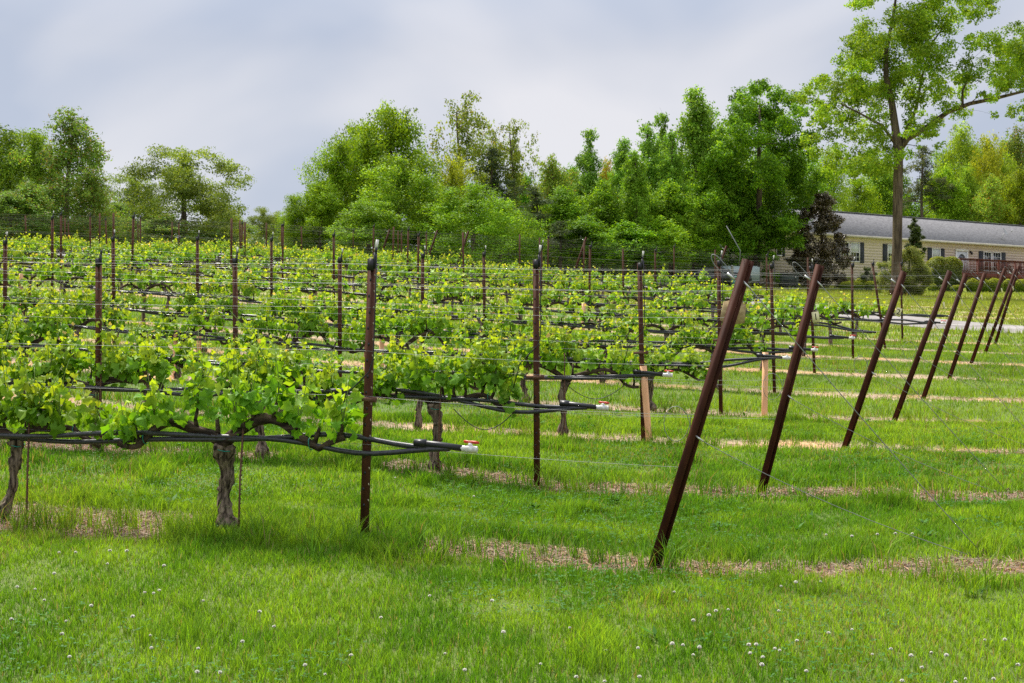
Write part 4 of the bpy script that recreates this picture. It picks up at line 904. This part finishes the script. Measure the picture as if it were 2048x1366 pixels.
lm = [[(*loc(1797, 300), .17), (*loc(1815, 275), .155), (*loc(1850, 255), .14), (*loc(1895, 222), .12), (*loc(1940, 205, -.4), .10), (*loc(1990, 195, -.6), .085), (*loc(2050, 180, -.8), .06), (*loc(2110, 150, -.8), .04)],
      [(*loc(1797, 290), .12), (*loc(1818, 250), .10), (*loc(1832, 215, .5), .08), (*loc(1842, 160, .6), .06), (*loc(1860, 90, .8), .05), (*loc(1895, 40, 1), .03)],
      [(*loc(1790, 285), .09), (*loc(1765, 250, -.5), .07), (*loc(1720, 225, -.8), .05), (*loc(1680, 205, -1), .035)],
      [(*loc(1792, 330), .07), (*loc(1760, 328, -.4), .055), (*loc(1720, 318, -.8), .04), (*loc(1680, 315, -1), .03)],
      [(*loc(1925, 210, -.3), .07), (*loc(1925, 180, 0), .05), (*loc(1945, 130, .2), .035)], [(*loc(1772, 120), .07), (*loc(1745, 90, .3), .05), (*loc(1725, 60, .5), .03)]]
o = build_tree('oak_tree', 77, tr, cl, 105000, .135, [(.12, .27, .014), (.31, .44, .03)], M_oakbark, twigs=2, limbs=lm, maxbr=230, thick=.75); o.location = (XO, YO, ZO-.05)
tag(o, 'very tall oak with a thick bare trunk standing in front of the house', 'tree', 'trees in the house garden')
# ---- dark green maple
YM = 82; XM = PX(1518, YM); ZM = g1(XM, YM); cl = []; g = np.random.default_rng(78)
for px, py, r in [(1515,178,26),(1545,185,24),(1490,195,28),(1580,200,26),(1520,225,42),(1470,240,34),(1575,240,38),(1600,215,22),(1450,285,36),(1510,285,44),(1575,290,42),(1615,270,28),(1435,335,34),(1490,345,44),(1550,345,44),(1600,340,34),(1425,390,32),(1480,400,42),(1545,400,42),(1600,395,26),
  (1420,440,34),(1470,455,42),(1535,455,40),(1590,440,34),(1440,490,34),(1500,500,36),(1560,490,30),(1600,480,20),(1465,520,26),(1535,515,24),(1540,545,20),(1412,365,22),(1622,310,18),(1555,555,14),(1530,170,18),(1500,225,34),(1550,235,34),(1465,300,36),(1530,330,40),(1590,320,30),(1450,420,38),(1510,430,38),(1570,430,34),(1500,470,34),(1550,470,34),(1630,350,22),(1610,380,24)]:
    for q in range(3):
        dy = g.normal(0, 1.9); x = PX(px+g.normal(0, r*.3), YM+dy)-XM; cl.append((x, dy, PZ(py+g.normal(0, r*.25), YM+dy)-ZM, r*.76*YM/2600*g.uniform(.75, 1.1)))
lo = lambda px, py, dy=0: (PX(px, YM+dy)-XM, dy, PZ(py, YM+dy)-ZM)
o = build_tree('maple_tree', 78, [(*lo(1512, 580), .3), (*lo(1513, 540), .23), (*lo(1516, 460), .2), (*lo(1520, 370), .17), (*lo(1518, 290), .12), (*lo(1520, 210), .06)], cl, 85000, .16, [(.055, .16, .008), (.20, .37, .02)], M_bark, twigs=1, maxbr=110, flat=.85)
o.location = (XM, YM, ZM-.05); tag(o, 'dense dark green maple shading the lawn beside the house', 'tree', 'trees in the house garden')
# ---- bronze magnolia
def shrub(name, px, Y, spots_, n, size, pal, lm_, seed, label, cat, dep=1.0, bark=M_bark, aspect=.5, flat=.85, grp=None, base=582, stem=.06):
    X = PX(px, Y); Z = g1(X, Y); g = np.random.default_rng(seed); cl = []
    for sx_, sy_, r in spots_:
        for q in range(2):
            dy = g.normal(0, r*.6*dep*Y/2600); cl.append((PX(sx_+g.normal(0, r*.25), Y+dy)-X, dy, PZ(sy_+g.normal(0, r*.25), Y+dy)-Z, r*.8*Y/2600*g.uniform(.8, 1.1)))
    zt = max(c_[2] for c_ in cl); o = build_tree(name, seed, [(0, 0, -.1, stem*1.3), (.03, 0, zt*.5, stem), (0, .02, zt*.9, stem*.4)], cl, n, size, pal, bark, lmat=lm_, maxbr=40, aspect=aspect, flat=flat)
    o.location = (X, Y, Z); return tag(o, label, cat, grp)
shrub('magnolia_tree', 1642, 83.5, [(1640,395,18),(1655,400,18),(1630,420,22),(1660,425,22),(1612,430,18),(1645,450,30),(1675,455,18),(1615,465,26),(1650,490,34),(1680,480,16),(1610,505,32),(1650,535,34),(1685,520,18),(1600,545,32),(1640,565,30),(1680,555,22),(1590,515,20),(1575,560,18),(1690,500,10)],
      36000, .16, [(.06, .055, .022), (.14, .10, .045), (.32, .25, .18)], M_glossleaf, 81, 'dark bronze-leaved magnolia tree against the end of the house', 'tree', grp='trees in the house garden', aspect=.45)
YB = 80
shrub('juniper_bush', 1829, 81, [(1829,440,6),(1826,450,9),(1834,458,9),(1828,468,12),(1830,482,15),(1828,475,10),(1820,490,12),(1838,490,10),(1845,475,5),(1828,510,15),(1815,515,10),(1842,512,12),(1850,500,6),(1830,535,16)], 15000, .13, [(.03, .06, .016), (.09, .12, .035)], M_tree, 82, 'dark pointed juniper poking up behind the fluffy pine bush', 'bush', aspect=.25, grp='shrubs before the house')
shrub('pine_bush', 1818, 69, [(1765,530,14),(1770,550,20),(1785,530,14),(1810,540,26),(1845,555,26),(1830,520,22),(1810,585,22),(1780,545,18),(1800,520,14),(1822,505,16),(1840,520,18),(1852,540,18),(1830,545,24),(1800,560,22),(1775,570,18),(1825,575,22),(1850,570,16),(1815,500,10),(1760,560,12),(1790,585,14),(1840,590,12),(1860,560,10)], 42000, .13, [(.13, .20, .03), (.32, .36, .09), (.42, .42, .17)], M_tree, 83, 'fluffy pale green pine bush spreading round the big trunk', 'bush', aspect=.14, grp='shrubs before the house')
def mound(px, Y, yt, yb, hw, pal, n, label, seed, boxy=False, size=.07):
    X = PX(px, Y); Z = g1(X, Y); zt = PZ(yt, Y)-Z; rx = hw*Y/2600; g = np.random.default_rng(seed); o = empty('boxwood_bush', (X, Y, Z))
    d = g.normal(size=(n, 3)); d /= np.linalg.norm(d, axis=1)[:, None]; lowh = d[:, 2] < 0; xy = np.hypot(d[:, 0], d[:, 1])
    d[lowh, :2] /= xy[lowh, None]; d[:, :2] *= np.where(lowh, 1-.25*d[:, 2]**4, 1)[:, None]
    if boxy: pw = (np.abs(d)**5).sum(1)**.2; d = d/pw[:, None]
    rr = (1 - .16*g.random(n)**2 + .05*np.sin(d[:, 0]*7+seed)*np.cos(d[:, 2]*6))[:, None]; p = d*rr*np.array([rx, rx*.9, zt*.5]) + [0, 0, zt*.5]
    n = len(p); nr = p-np.array([0, 0, zt*.3]); nr = nr/np.linalg.norm(nr, axis=1)[:, None]+g.normal(0, .45, (n, 3)); t = np.cross(nr, g.normal(size=(n, 3))); t /= np.linalg.norm(t, axis=1)[:, None]; b = np.cross(nr, t); b /= np.linalg.norm(b, axis=1)[:, None]; s = size*(.6+.8*g.random((n, 1)))
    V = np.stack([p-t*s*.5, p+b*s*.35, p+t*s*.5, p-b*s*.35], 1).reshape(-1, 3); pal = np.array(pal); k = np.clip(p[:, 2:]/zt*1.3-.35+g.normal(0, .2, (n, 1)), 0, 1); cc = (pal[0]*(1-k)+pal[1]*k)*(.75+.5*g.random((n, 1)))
    mesh_np('foliage', V, [np.arange(n)[:, None]*4+np.arange(4)], M_tree, o, np.repeat(cc, 4, 0))
    m = MB(); 
    for q in range(5): a = q*1.26; m.tube([(0, 0, -.03), (rx*.25*math.cos(a), rx*.25*math.sin(a), zt*.4), (rx*.5*math.cos(a), rx*.5*math.sin(a), zt*.7)], [.03, .02, .01], 5)
    m.build('stems', M_bark, o); return tag(o, label, 'bush', 'clipped shrubs before the house')
BX = [(.10, .18, .012), (.36, .40, .03)]
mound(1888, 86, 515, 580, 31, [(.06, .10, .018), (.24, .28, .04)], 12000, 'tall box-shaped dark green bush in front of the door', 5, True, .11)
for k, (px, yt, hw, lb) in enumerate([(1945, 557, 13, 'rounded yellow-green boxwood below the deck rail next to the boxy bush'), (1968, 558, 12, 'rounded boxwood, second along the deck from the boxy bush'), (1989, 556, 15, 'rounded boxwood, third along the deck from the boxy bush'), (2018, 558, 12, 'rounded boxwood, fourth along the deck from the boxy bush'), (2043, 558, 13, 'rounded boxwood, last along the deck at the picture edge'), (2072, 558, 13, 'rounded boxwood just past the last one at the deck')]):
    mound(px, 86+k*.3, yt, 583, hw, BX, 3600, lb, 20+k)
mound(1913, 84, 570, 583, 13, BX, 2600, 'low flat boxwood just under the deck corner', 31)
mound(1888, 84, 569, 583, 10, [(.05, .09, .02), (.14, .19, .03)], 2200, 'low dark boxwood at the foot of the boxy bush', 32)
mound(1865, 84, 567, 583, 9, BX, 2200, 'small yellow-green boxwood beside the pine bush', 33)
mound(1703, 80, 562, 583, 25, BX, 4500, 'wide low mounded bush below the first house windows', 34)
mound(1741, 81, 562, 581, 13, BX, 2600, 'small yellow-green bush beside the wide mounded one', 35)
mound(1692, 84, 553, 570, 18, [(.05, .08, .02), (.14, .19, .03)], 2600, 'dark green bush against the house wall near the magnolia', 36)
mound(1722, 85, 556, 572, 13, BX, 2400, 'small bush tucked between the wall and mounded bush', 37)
shrub('rose_bush', 1742, 85, [(1735,545,10),(1748,550,10),(1728,555,10),(1745,562,12),(1738,538,6)], 2600, .1, [(.03, .06, .02), (.08, .11, .04)], M_tree, 84, 'loose dark shrub against the siding between two windows', 'bush', grp='shrubs before the house')

# ------------------------------------------------------------------ the house
M_side = mat('vinyl siding', (.47, .40, .30), .6, .25); nt = M_side.node_tree; b = nt.nodes['Principled BSDF']; N = nt.nodes.new; L = nt.links.new
tc = N('ShaderNodeTexCoord'); nn = N('ShaderNodeTexNoise'); nn.inputs['Scale'].default_value = .6; cr = N('ShaderNodeValToRGB'); cr.color_ramp.elements[0].color = (.60, .50, .45, 1); cr.color_ramp.elements[1].color = (.70, .59, .54, 1); L(tc.outputs['Object'], nn.inputs[0]); L(nn.outputs[0], cr.inputs[0]); L(cr.outputs[0], b.inputs['Base Color'])
M_roof = noisy('asphalt shingles', (.15, .145, .15), (.25, .245, .25), 5, .95, .1, (1, 1.6, 1), .5, 10)
M_white = noisy('white trim', (.70, .69, .66), (.78, .77, .74), 3, .5, .3); M_fasc = noisy('cream fascia', (.50, .46, .38), (.60, .55, .46), 2, .55, .3)
M_shut = mat('slate shutters', (.045, .05, .065), .6, .3); M_glass = mat('window glass', (.015, .02, .025), .06, .8); M_blind = mat('window blind', (.55, .58, .58), .6, .2)
M_deck = noisy('red stained deck', (.085, .022, .013), (.16, .045, .026), 8, .65, .25, (1, 1, .3)); M_door = mat('white door', (.62, .63, .66), .45, .4)
M_metal = mat('dish grey', (.30, .31, .32), .5, .4); M_dk = mat('dark furniture', (.06, .035, .028), .6)
hd = np.array([math.cos(math.atan2(11, 17.2)), math.sin(math.atan2(11, 17.2))]); H0 = np.array([16.58, 86.9]); HA = math.atan2(hd[1], hd[0])
hs = lambda px: (((px-1024)/2600)*H0[1]-H0[0])/(hd[0]-((px-1024)/2600)*hd[1])
hY = lambda s: H0[1]+hd[1]*s
def hsf(px, off=2.6):
    k = (px-1024)/2600; ax, ay = H0[0]+hd[1]*off, H0[1]-hd[0]*off; return (k*ay-ax)/(hd[0]-k*hd[1])
hz = lambda py, px: PZ(py, hY(hs(px)))
house = empty('ranch_house', (H0[0], H0[1], 0), HA); LEN = 34; DEP = 8.0; EV = 9.22; BASE = 4.2
m = MB(); m.box((LEN/2, .1, (BASE+EV)/2), (LEN, .2, EV-BASE)); m.box((LEN/2, DEP-.1, (BASE+EV)/2), (LEN, .2, EV-BASE)); m.box((.1, DEP/2, (BASE+EV)/2), (.2, DEP-.4, EV-BASE)); m.box((LEN-.1, DEP/2, (BASE+EV)/2), (.2, DEP-.4, EV-BASE))
RZ = 2.15
for xx in (0.005, LEN-.205): m.add([(xx, -.0, EV), (xx, DEP, EV), (xx, DEP/2, EV+RZ-.25), (xx+.2, 0, EV), (xx+.2, DEP, EV), (xx+.2, DEP/2, EV+RZ-.25)], [[(0, 1, 2), (5, 4, 3)], [(0, 3, 4, 1), (1, 4, 5, 2), (2, 5, 3, 0)]])
# lap boards standing proud of the wall
z = BASE+.02
while z < EV-.2:
    y0 = -.014; m.add([(0, y0, z), (LEN, y0, z), (LEN, -.002, z+.197), (0, -.002, z+.197), (0, -.001, z), (LEN, -.001, z)], [[(0, 1, 2, 3), (4, 5, 1, 0)]])
    m.add([(-.022, 0, z), (-.022, DEP, z), (-.002, DEP, z+.197), (-.002, 0, z+.197)], [[(3, 2, 1, 0)]]); z += .2
m.build('wall', M_side, house)
m = MB(); ov = .42; dz = RZ/(DEP/2)*ov
for sg in (0, 1):
    ya, yb_ = (-ov, DEP/2) if sg == 0 else (DEP+ov, DEP/2)
    za, zb = EV+.12-dz*.3, EV+RZ+.05
    V = [(-.35, ya, za), (LEN+.35, ya, za), (LEN+.35, yb_, zb), (-.35, yb_, zb)]; V2 = [(a_, b_, c_-.13) for a_, b_, c_ in V]; f = [(0, 1, 2, 3), (7, 6, 5, 4), (0, 4, 5, 1), (1, 5, 6, 2), (3, 7, 4, 0)]
    m.add(V+V2, [f])
m.box((LEN/2, DEP/2, EV+RZ+.07), (LEN+.7, .3, .05)); rf = m.build('roof', M_roof, house)
m = MB(); m.box((LEN/2, -ov-.02, EV-.035), (LEN+.7, .10, .16)); m.box((LEN/2, -.21, EV-.10), (LEN+.7, .36, .03)); m.build('gutter', M_fasc, house)
def window(pa, pb, ya, yb_, blind=0, grid=(3, 2), up=True):
    sa, sb = hs(pa), hs(pb); zt = hz(ya, pa); zb = hz(yb_, pa); W_ = sb-sa; cx = (sa+sb)/2; H = zt-zb; f = .07
    m = MB(); 
    for (cx_, cz, w_, h_) in ((cx, zt-f/2, W_, f), (cx, zb+f/2, W_, f), (sa+f/2, (zt+zb)/2, f, H-2*f), (sb-f/2, (zt+zb)/2, f, H-2*f), (cx, (zt+zb)/2, W_-2*f, .05)): m.box((cx_, -.045, cz), (w_, .06, h_))
    wo = m.build('window', M_white, house); MB().box((cx, -.0285, (zt+zb)/2), (W_-2*f, .012, H-2*f)).build('pane', M_glass, wo)
    if blind: MB().box((cx, -.037, zt-f-(H/2-f)*blind/2), (W_-2*f-.02, .004, (H/2-f)*blind)).build('blind', M_blind, wo)
    m = MB(); hh = H/2-f-.025
    for half in ((0, 1) if grid else ()):
        if blind and half == 0: continue
        z0 = zt-f-hh/2 if half == 0 else zb+f+hh/2
        for q in range(1, grid[0]): m.box((sa+f+(W_-2*f)*q/grid[0], -.04, z0), (.022, .006, hh))
        m.box((cx, -.0405, z0), (W_-2*f, .005, .022))
    if m.n: m.build('muntins', M_white, wo)
def shutter(pa, pb, ya, yb_):
    sa, sb = hs(pa), hs(pb); zt = hz(ya, pa); zb = hz(yb_, pa); m = MB(); W_ = sb-sa; H = zt-zb; cx = (sa+sb)/2
    m.box((cx, -.045, (zt+zb)/2), (W_, .04, H)); n = 14
    for q in range(n): m.box((cx, -.07, zb+H*(q+.5)/n), (W_-.08, .016, H/n*.6), np.array(Matrix.Rotation(R(25), 3, 'X')))
    m.build('shutter', M_shut, house)
window(1679.5, 1697.5, 483, 523); window(1699.5, 1718.5, 484, 524, 1); shutter(1718.8, 1727.2, 485, 526); shutter(1671, 1679, 482, 522)
shutter(1765, 1773, 488, 524); window(1774, 1790, 488, 524, 1); shutter(1791, 1799, 491, 526)
shutter(1854.5, 1862.5, 495, 531); window(1863, 1880, 496, 532, 1, None); shutter(1880.8, 1888, 497, 533)
shutter(1957, 1965, 502, 542); window(1966, 1982, 503, 543); window(1984, 2001, 504, 544); shutter(2002.5, 2010, 505, 545); window(1551, 1563, 474, 512, 1, None); shutter(1563.5, 1569, 475, 513)
# door
sa, sb = hs(1910), hs(1935); zt = hz(498, 1910); zb = hz(548, 1910); f = .17; m = MB(); m.box(((sa+sb)/2, -.05, zt-f/2), (sb-sa, .07, f)); m.box((sa+f/2, -.05, (zt-f+zb)/2), (f, .07, zt-f-zb)); m.box((sb-f/2, -.05, (zt-f+zb)/2), (f, .07, zt-f-zb)); m.build('door_frame', M_white, house)
do = MB().box(((sa+sb)/2, -.035, (zt-f+zb)/2), (sb-sa-2*f, .03, zt-f-zb)).build('door', M_door, house)
a = np.linspace(0, math.pi, 13); c_ = np.array([(sa+sb)/2, 0, zt-f-.52]); rr = (sb-sa-2*f)*.36; V = [(c_[0], -.054, c_[2])]+[(c_[0]+rr*math.cos(q), -.054, c_[2]+rr*.85*math.sin(q)) for q in a]; V2 = [(x_, -.0505, z_) for x_, y_, z_ in V]; n = len(V)
MB().add(V+V2, [[(0, k+1, k+2) for k in range(n-2)], [(k+1, k+1+n, k+2+n, k+2) for k in range(n-2)]]).build('fan_light', M_glass, do); MB().tube([(sb-f-.12, -.05, zb+.95), (sb-f-.12, -.12, zb+.95)], .035, 8).build('handle', M_metal, do)
s_ = hs(1939.5); z_ = hz(504, 1939); MB().box((s_, -.05, z_), (.1, .05, .16)).tube([(s_, -.08, z_), (s_, -.17, z_+.06), (s_, -.19, z_-.02)], .018, 6).tube([(s_, -.19, z_+.0), (s_, -.19, z_-.06), (s_, -.19, z_-.22)], [.04, .085, .06], 8).build('wall_lamp', M_blk, house)
# satellite dish on the roof
s_ = hs(2018); zr = EV+.55; m = MB(); m.tube([(s_-.25, .6, zr-.15), (s_-.1, .5, zr+.25), (s_, .45, zr+.45)], .03, 7); a = np.linspace(0, 6.28, 15)[:-1]
cen = np.array([s_+.05, .38, zr+.62]); dn = np.array([.35, -.8, .45]); dn /= np.linalg.norm(dn); e1 = np.cross(dn, [0, 0, 1]); e1 /= np.linalg.norm(e1); e2 = np.cross(e1, dn)
rings = [cen-dn*.06]+[cen+e1*r_*math.cos(q)+e2*r_*.9*math.sin(q)+dn*(r_**2*.5-.06) for r_ in (.18, .36) for q in a]; n = 14; ii = np.arange(n); jj = (ii+1) % n
m.add(rings, [np.stack([0*ii, 1+ii, 1+jj], -1), np.stack([1+ii, 1+n+ii, 1+n+jj, 1+jj], -1)]); m.tube([cen-e2*.3, cen-e2*.25+dn*.45], .015, 5); m.tube([cen-e2*.25+dn*.4, cen-e2*.2+dn*.5], .045, 7); m.build('satellite_dish', M_metal, rf)
tag(house, 'long beige single-storey house with grey shingle roof and dark shutters', 'house')
# deck
dk = empty('wooden_deck', (H0[0], H0[1], 0), HA); s0 = hsf(1919); fz = zb-.03; dep = 2.5; m = MB(); Ld = LEN-s0
for q in range(18): m.box((s0+Ld/2, -.03-dep*(q+.5)/18, fz-.02), (Ld, dep/18-.008, .035))
m.build('deck_boards', M_deck, dk); m = MB(); m.box((s0+Ld/2, -dep-.03, fz-.2), (Ld, .04, .32)); m.box((s0+.02, -dep/2, fz-.2), (.04, dep-.1, .32)); m.build('rim_joist', M_deck, dk)
pxs = [1918, 1955.5, 1997, 2030, 2062]
for px in pxs:
    s_ = hsf(px) if px > 1918 else s0+.05; MB().box((s_, -dep-.1, fz-.55), (.10, .10, 3.0)).build('post', M_deck, dk)
MB().box((s0+Ld/2, -dep-.1, fz+.98), (Ld, .16, .04)).box((s0+Ld/2, -dep-.07, fz+.90), (Ld, .035, .09)).box((s0+Ld/2, -dep-.07, fz+.08), (Ld, .035, .08)).build('rail', M_deck, dk)
k = 0; x_ = s0+.2
while x_ < LEN and k < 99: MB().box((x_, -dep-.115, fz+.5), (.032, .032, .86)).build('baluster', M_deck, dk); x_ += .165; k += 1
MB().box((s0+.05, -dep/2, fz+.96), (.12, dep-.3, .04)).build('rail', M_deck, dk)
tag(dk, 'red-stained wooden deck with a baluster railing along the house front', 'deck')
for k, px in enumerate((2022, 2048)):
    c = empty('deck_chair', (0, 0, 0), HA + .4*k); s_ = hsf(px, 1.5); P = H0+hd*s_+np.array([hd[1], -hd[0]])*1.5; c.location = (P[0], P[1], fz); 
    MB().box((0, 0, .42), (.55, .5, .05)).build('seat', M_dk, c); a = np.linspace(0, math.pi, 9); MB().add([(.3*math.cos(q), .24, .45+.6*math.sin(q)) for q in a]+[(.3*math.cos(q), .29, .45+.6*math.sin(q)) for q in a], [[(q, q+1, q+10, q+9) for q in range(8)], [(q+1, q, 0) for q in range(1, 8)], [(9, 9+q, 10+q) for q in range(1, 8)]]).build('backrest', M_dk, c)
    for lx in (-.25, .25):
        for ly in (-.22, .22): MB().box((lx, ly, .2), (.045, .045, .4)).build('leg', M_dk, c)
        MB().box((lx*1.1, 0, .66), (.06, .5, .03)).box((lx*1.1, -.2, .53), (.04, .04, .23)).build('arm', M_dk, c)
    tag(c, ['dark round-backed chair on the deck beside the last window', 'dark round-backed chair at the outer end of the deck'][k], 'chair', 'chairs on the deck')
# ------------------------------------------------------------------ small things by the lawn's far edge
def at(px, Y): x = PX(px, Y); return x, Y, g1(x, Y)
M_car = mat('dark car paint', (.015, .017, .02), .25, .6); M_tyre = mat('tyre', (.015, .015, .015), .8); M_silver = mat('pale trailer side', (.33, .40, .40), .4, .4)
c = empty('parked_car', at(1424, 76), R(6)); c.scale = (1, 1, .8)
outl = [(-2.1, .35), (-2.15, .7), (-1.9, .85), (-1.3, .93), (-.75, 1.36), (.35, 1.40), (1.1, 1.0), (1.75, .9), (2.1, .75), (2.15, .4), (1.75, .3), (-1.7, .3)]
n = len(outl); ys_ = [(-.86, 1), (-.70, 0), (.70, 0), (.86, 1)]
def carring(y, inset): return [(x_*(1-.03*inset), y*(1-.22*max(0, z_-.9)/.5), z_) for x_, z_ in outl]
m = MB(); ii = np.arange(n); jj = (ii+1) % n; V = carring(-.86, 0)+carring(.86, 0); m.add(V, [np.stack([ii, jj, jj+n, ii+n], -1), ii[::-1][None], (ii+n)[None]]); m.build('body', M_car, c)
m = MB(); m.add([(-1.15, -.835, .97), (.95, -.835, .99), (.28, -.76, 1.32), (-.68, -.76, 1.30)], [[(0, 1, 2, 3)]]); m.V[-1] = m.V[-1]+np.array([0, -.02, 0]); m.build('side_window', M_glass, c)
for wx in (-1.35, 1.35):
    for wy in (-.8, .8):
        wh = MB().tube([(wx, wy-.1, .32), (wx, wy+.1, .32)], [.32, .32], 16).build('wheel', M_tyre, c); MB().tube([(wx, wy-.115, .32), (wx, wy+.115, .32)], [.19, .19], 12).build('rim', M_metal, wh)
tag(c, 'low dark car parked beyond the lawn, mostly hidden by wires', 'car')
c = empty('trailer', at(1474, 77.5), R(4)); MB().box((0, 0, .75), (2.3, 1.7, .85)).box((0, 0, 1.2), (2.1, 1.5, .06)).build('body', M_silver, c); MB().box((0, -.86, .35), (2.3, .03, .05)).box((-.5, -.86, .75), (.03, .03, .8)).box((.45, -.86, .75), (.03, .03, .8)).build('trim', M_metal, c)
for wx in (-.3,):
    for wy in (-.8, .8): MB().tube([(wx, wy-.08, .28), (wx, wy+.08, .28)], [.28, .28], 14).build('wheel', M_tyre, c)
tag(c, 'pale grey-green trailer box parked behind the dark car', 'trailer')
c = empty('utility_pole', at(1464, 74)); MB().tube([(0, 0, -.1), (0, 0, .6), (.01, 0, 1.25)], [.085, .08, .08], 10, .05).build('pole', noisy('grey timber', (.16, .16, .13), (.27, .27, .22), 20, .9, .1, (1, 1, .2)), c); MB().tube([(0, 0, 1.25), (0, 0, 1.29)], [.09, .05], 10).build('cap', M_metal, c); tag(c, 'short weathered grey post standing before the pale trailer', 'post')
c = empty('waste_bin', at(1471, 73.5)); m = MB(); m.tube([(0, 0, .02), (0, 0, .62)], [.17, .2], 12); m.build('bin_body', mat('teal plastic', (.10, .30, .27), .5), c); MB().tube([(0, 0, .62), (0, 0, .66), (0, 0, .69)], [.22, .21, .12], 12).build('lid', mat('teal lid', (.16, .38, .34), .5), c); tag(c, 'small teal bin beside the weathered grey post', 'bin')
c = empty('utility_box', at(1577, 80), R(5)); MB().box((0, 0, .42), (1.05, .7, .84)).build('cabinet', mat('dark green metal', (.05, .065, .05), .6), c); MB().box((0, 0, .865), (1.15, .8, .05)).build('lid', mat('green lid', (.07, .085, .065), .5), c); MB().tube([(.33, -.36, .68), (.33, -.41, .68)], [.05, .035], 8).build('knob', M_pvc, c)  # the small tube is a plain white knob on the cabinet front
m = MB()
for q in range(6): m.box((0, -.36, .15+q*.08), (.8, .02, .03))
m.build('louvre', M_blk, c); tag(c, 'dark green metal utility cabinet at the foot of the magnolia', 'cabinet')
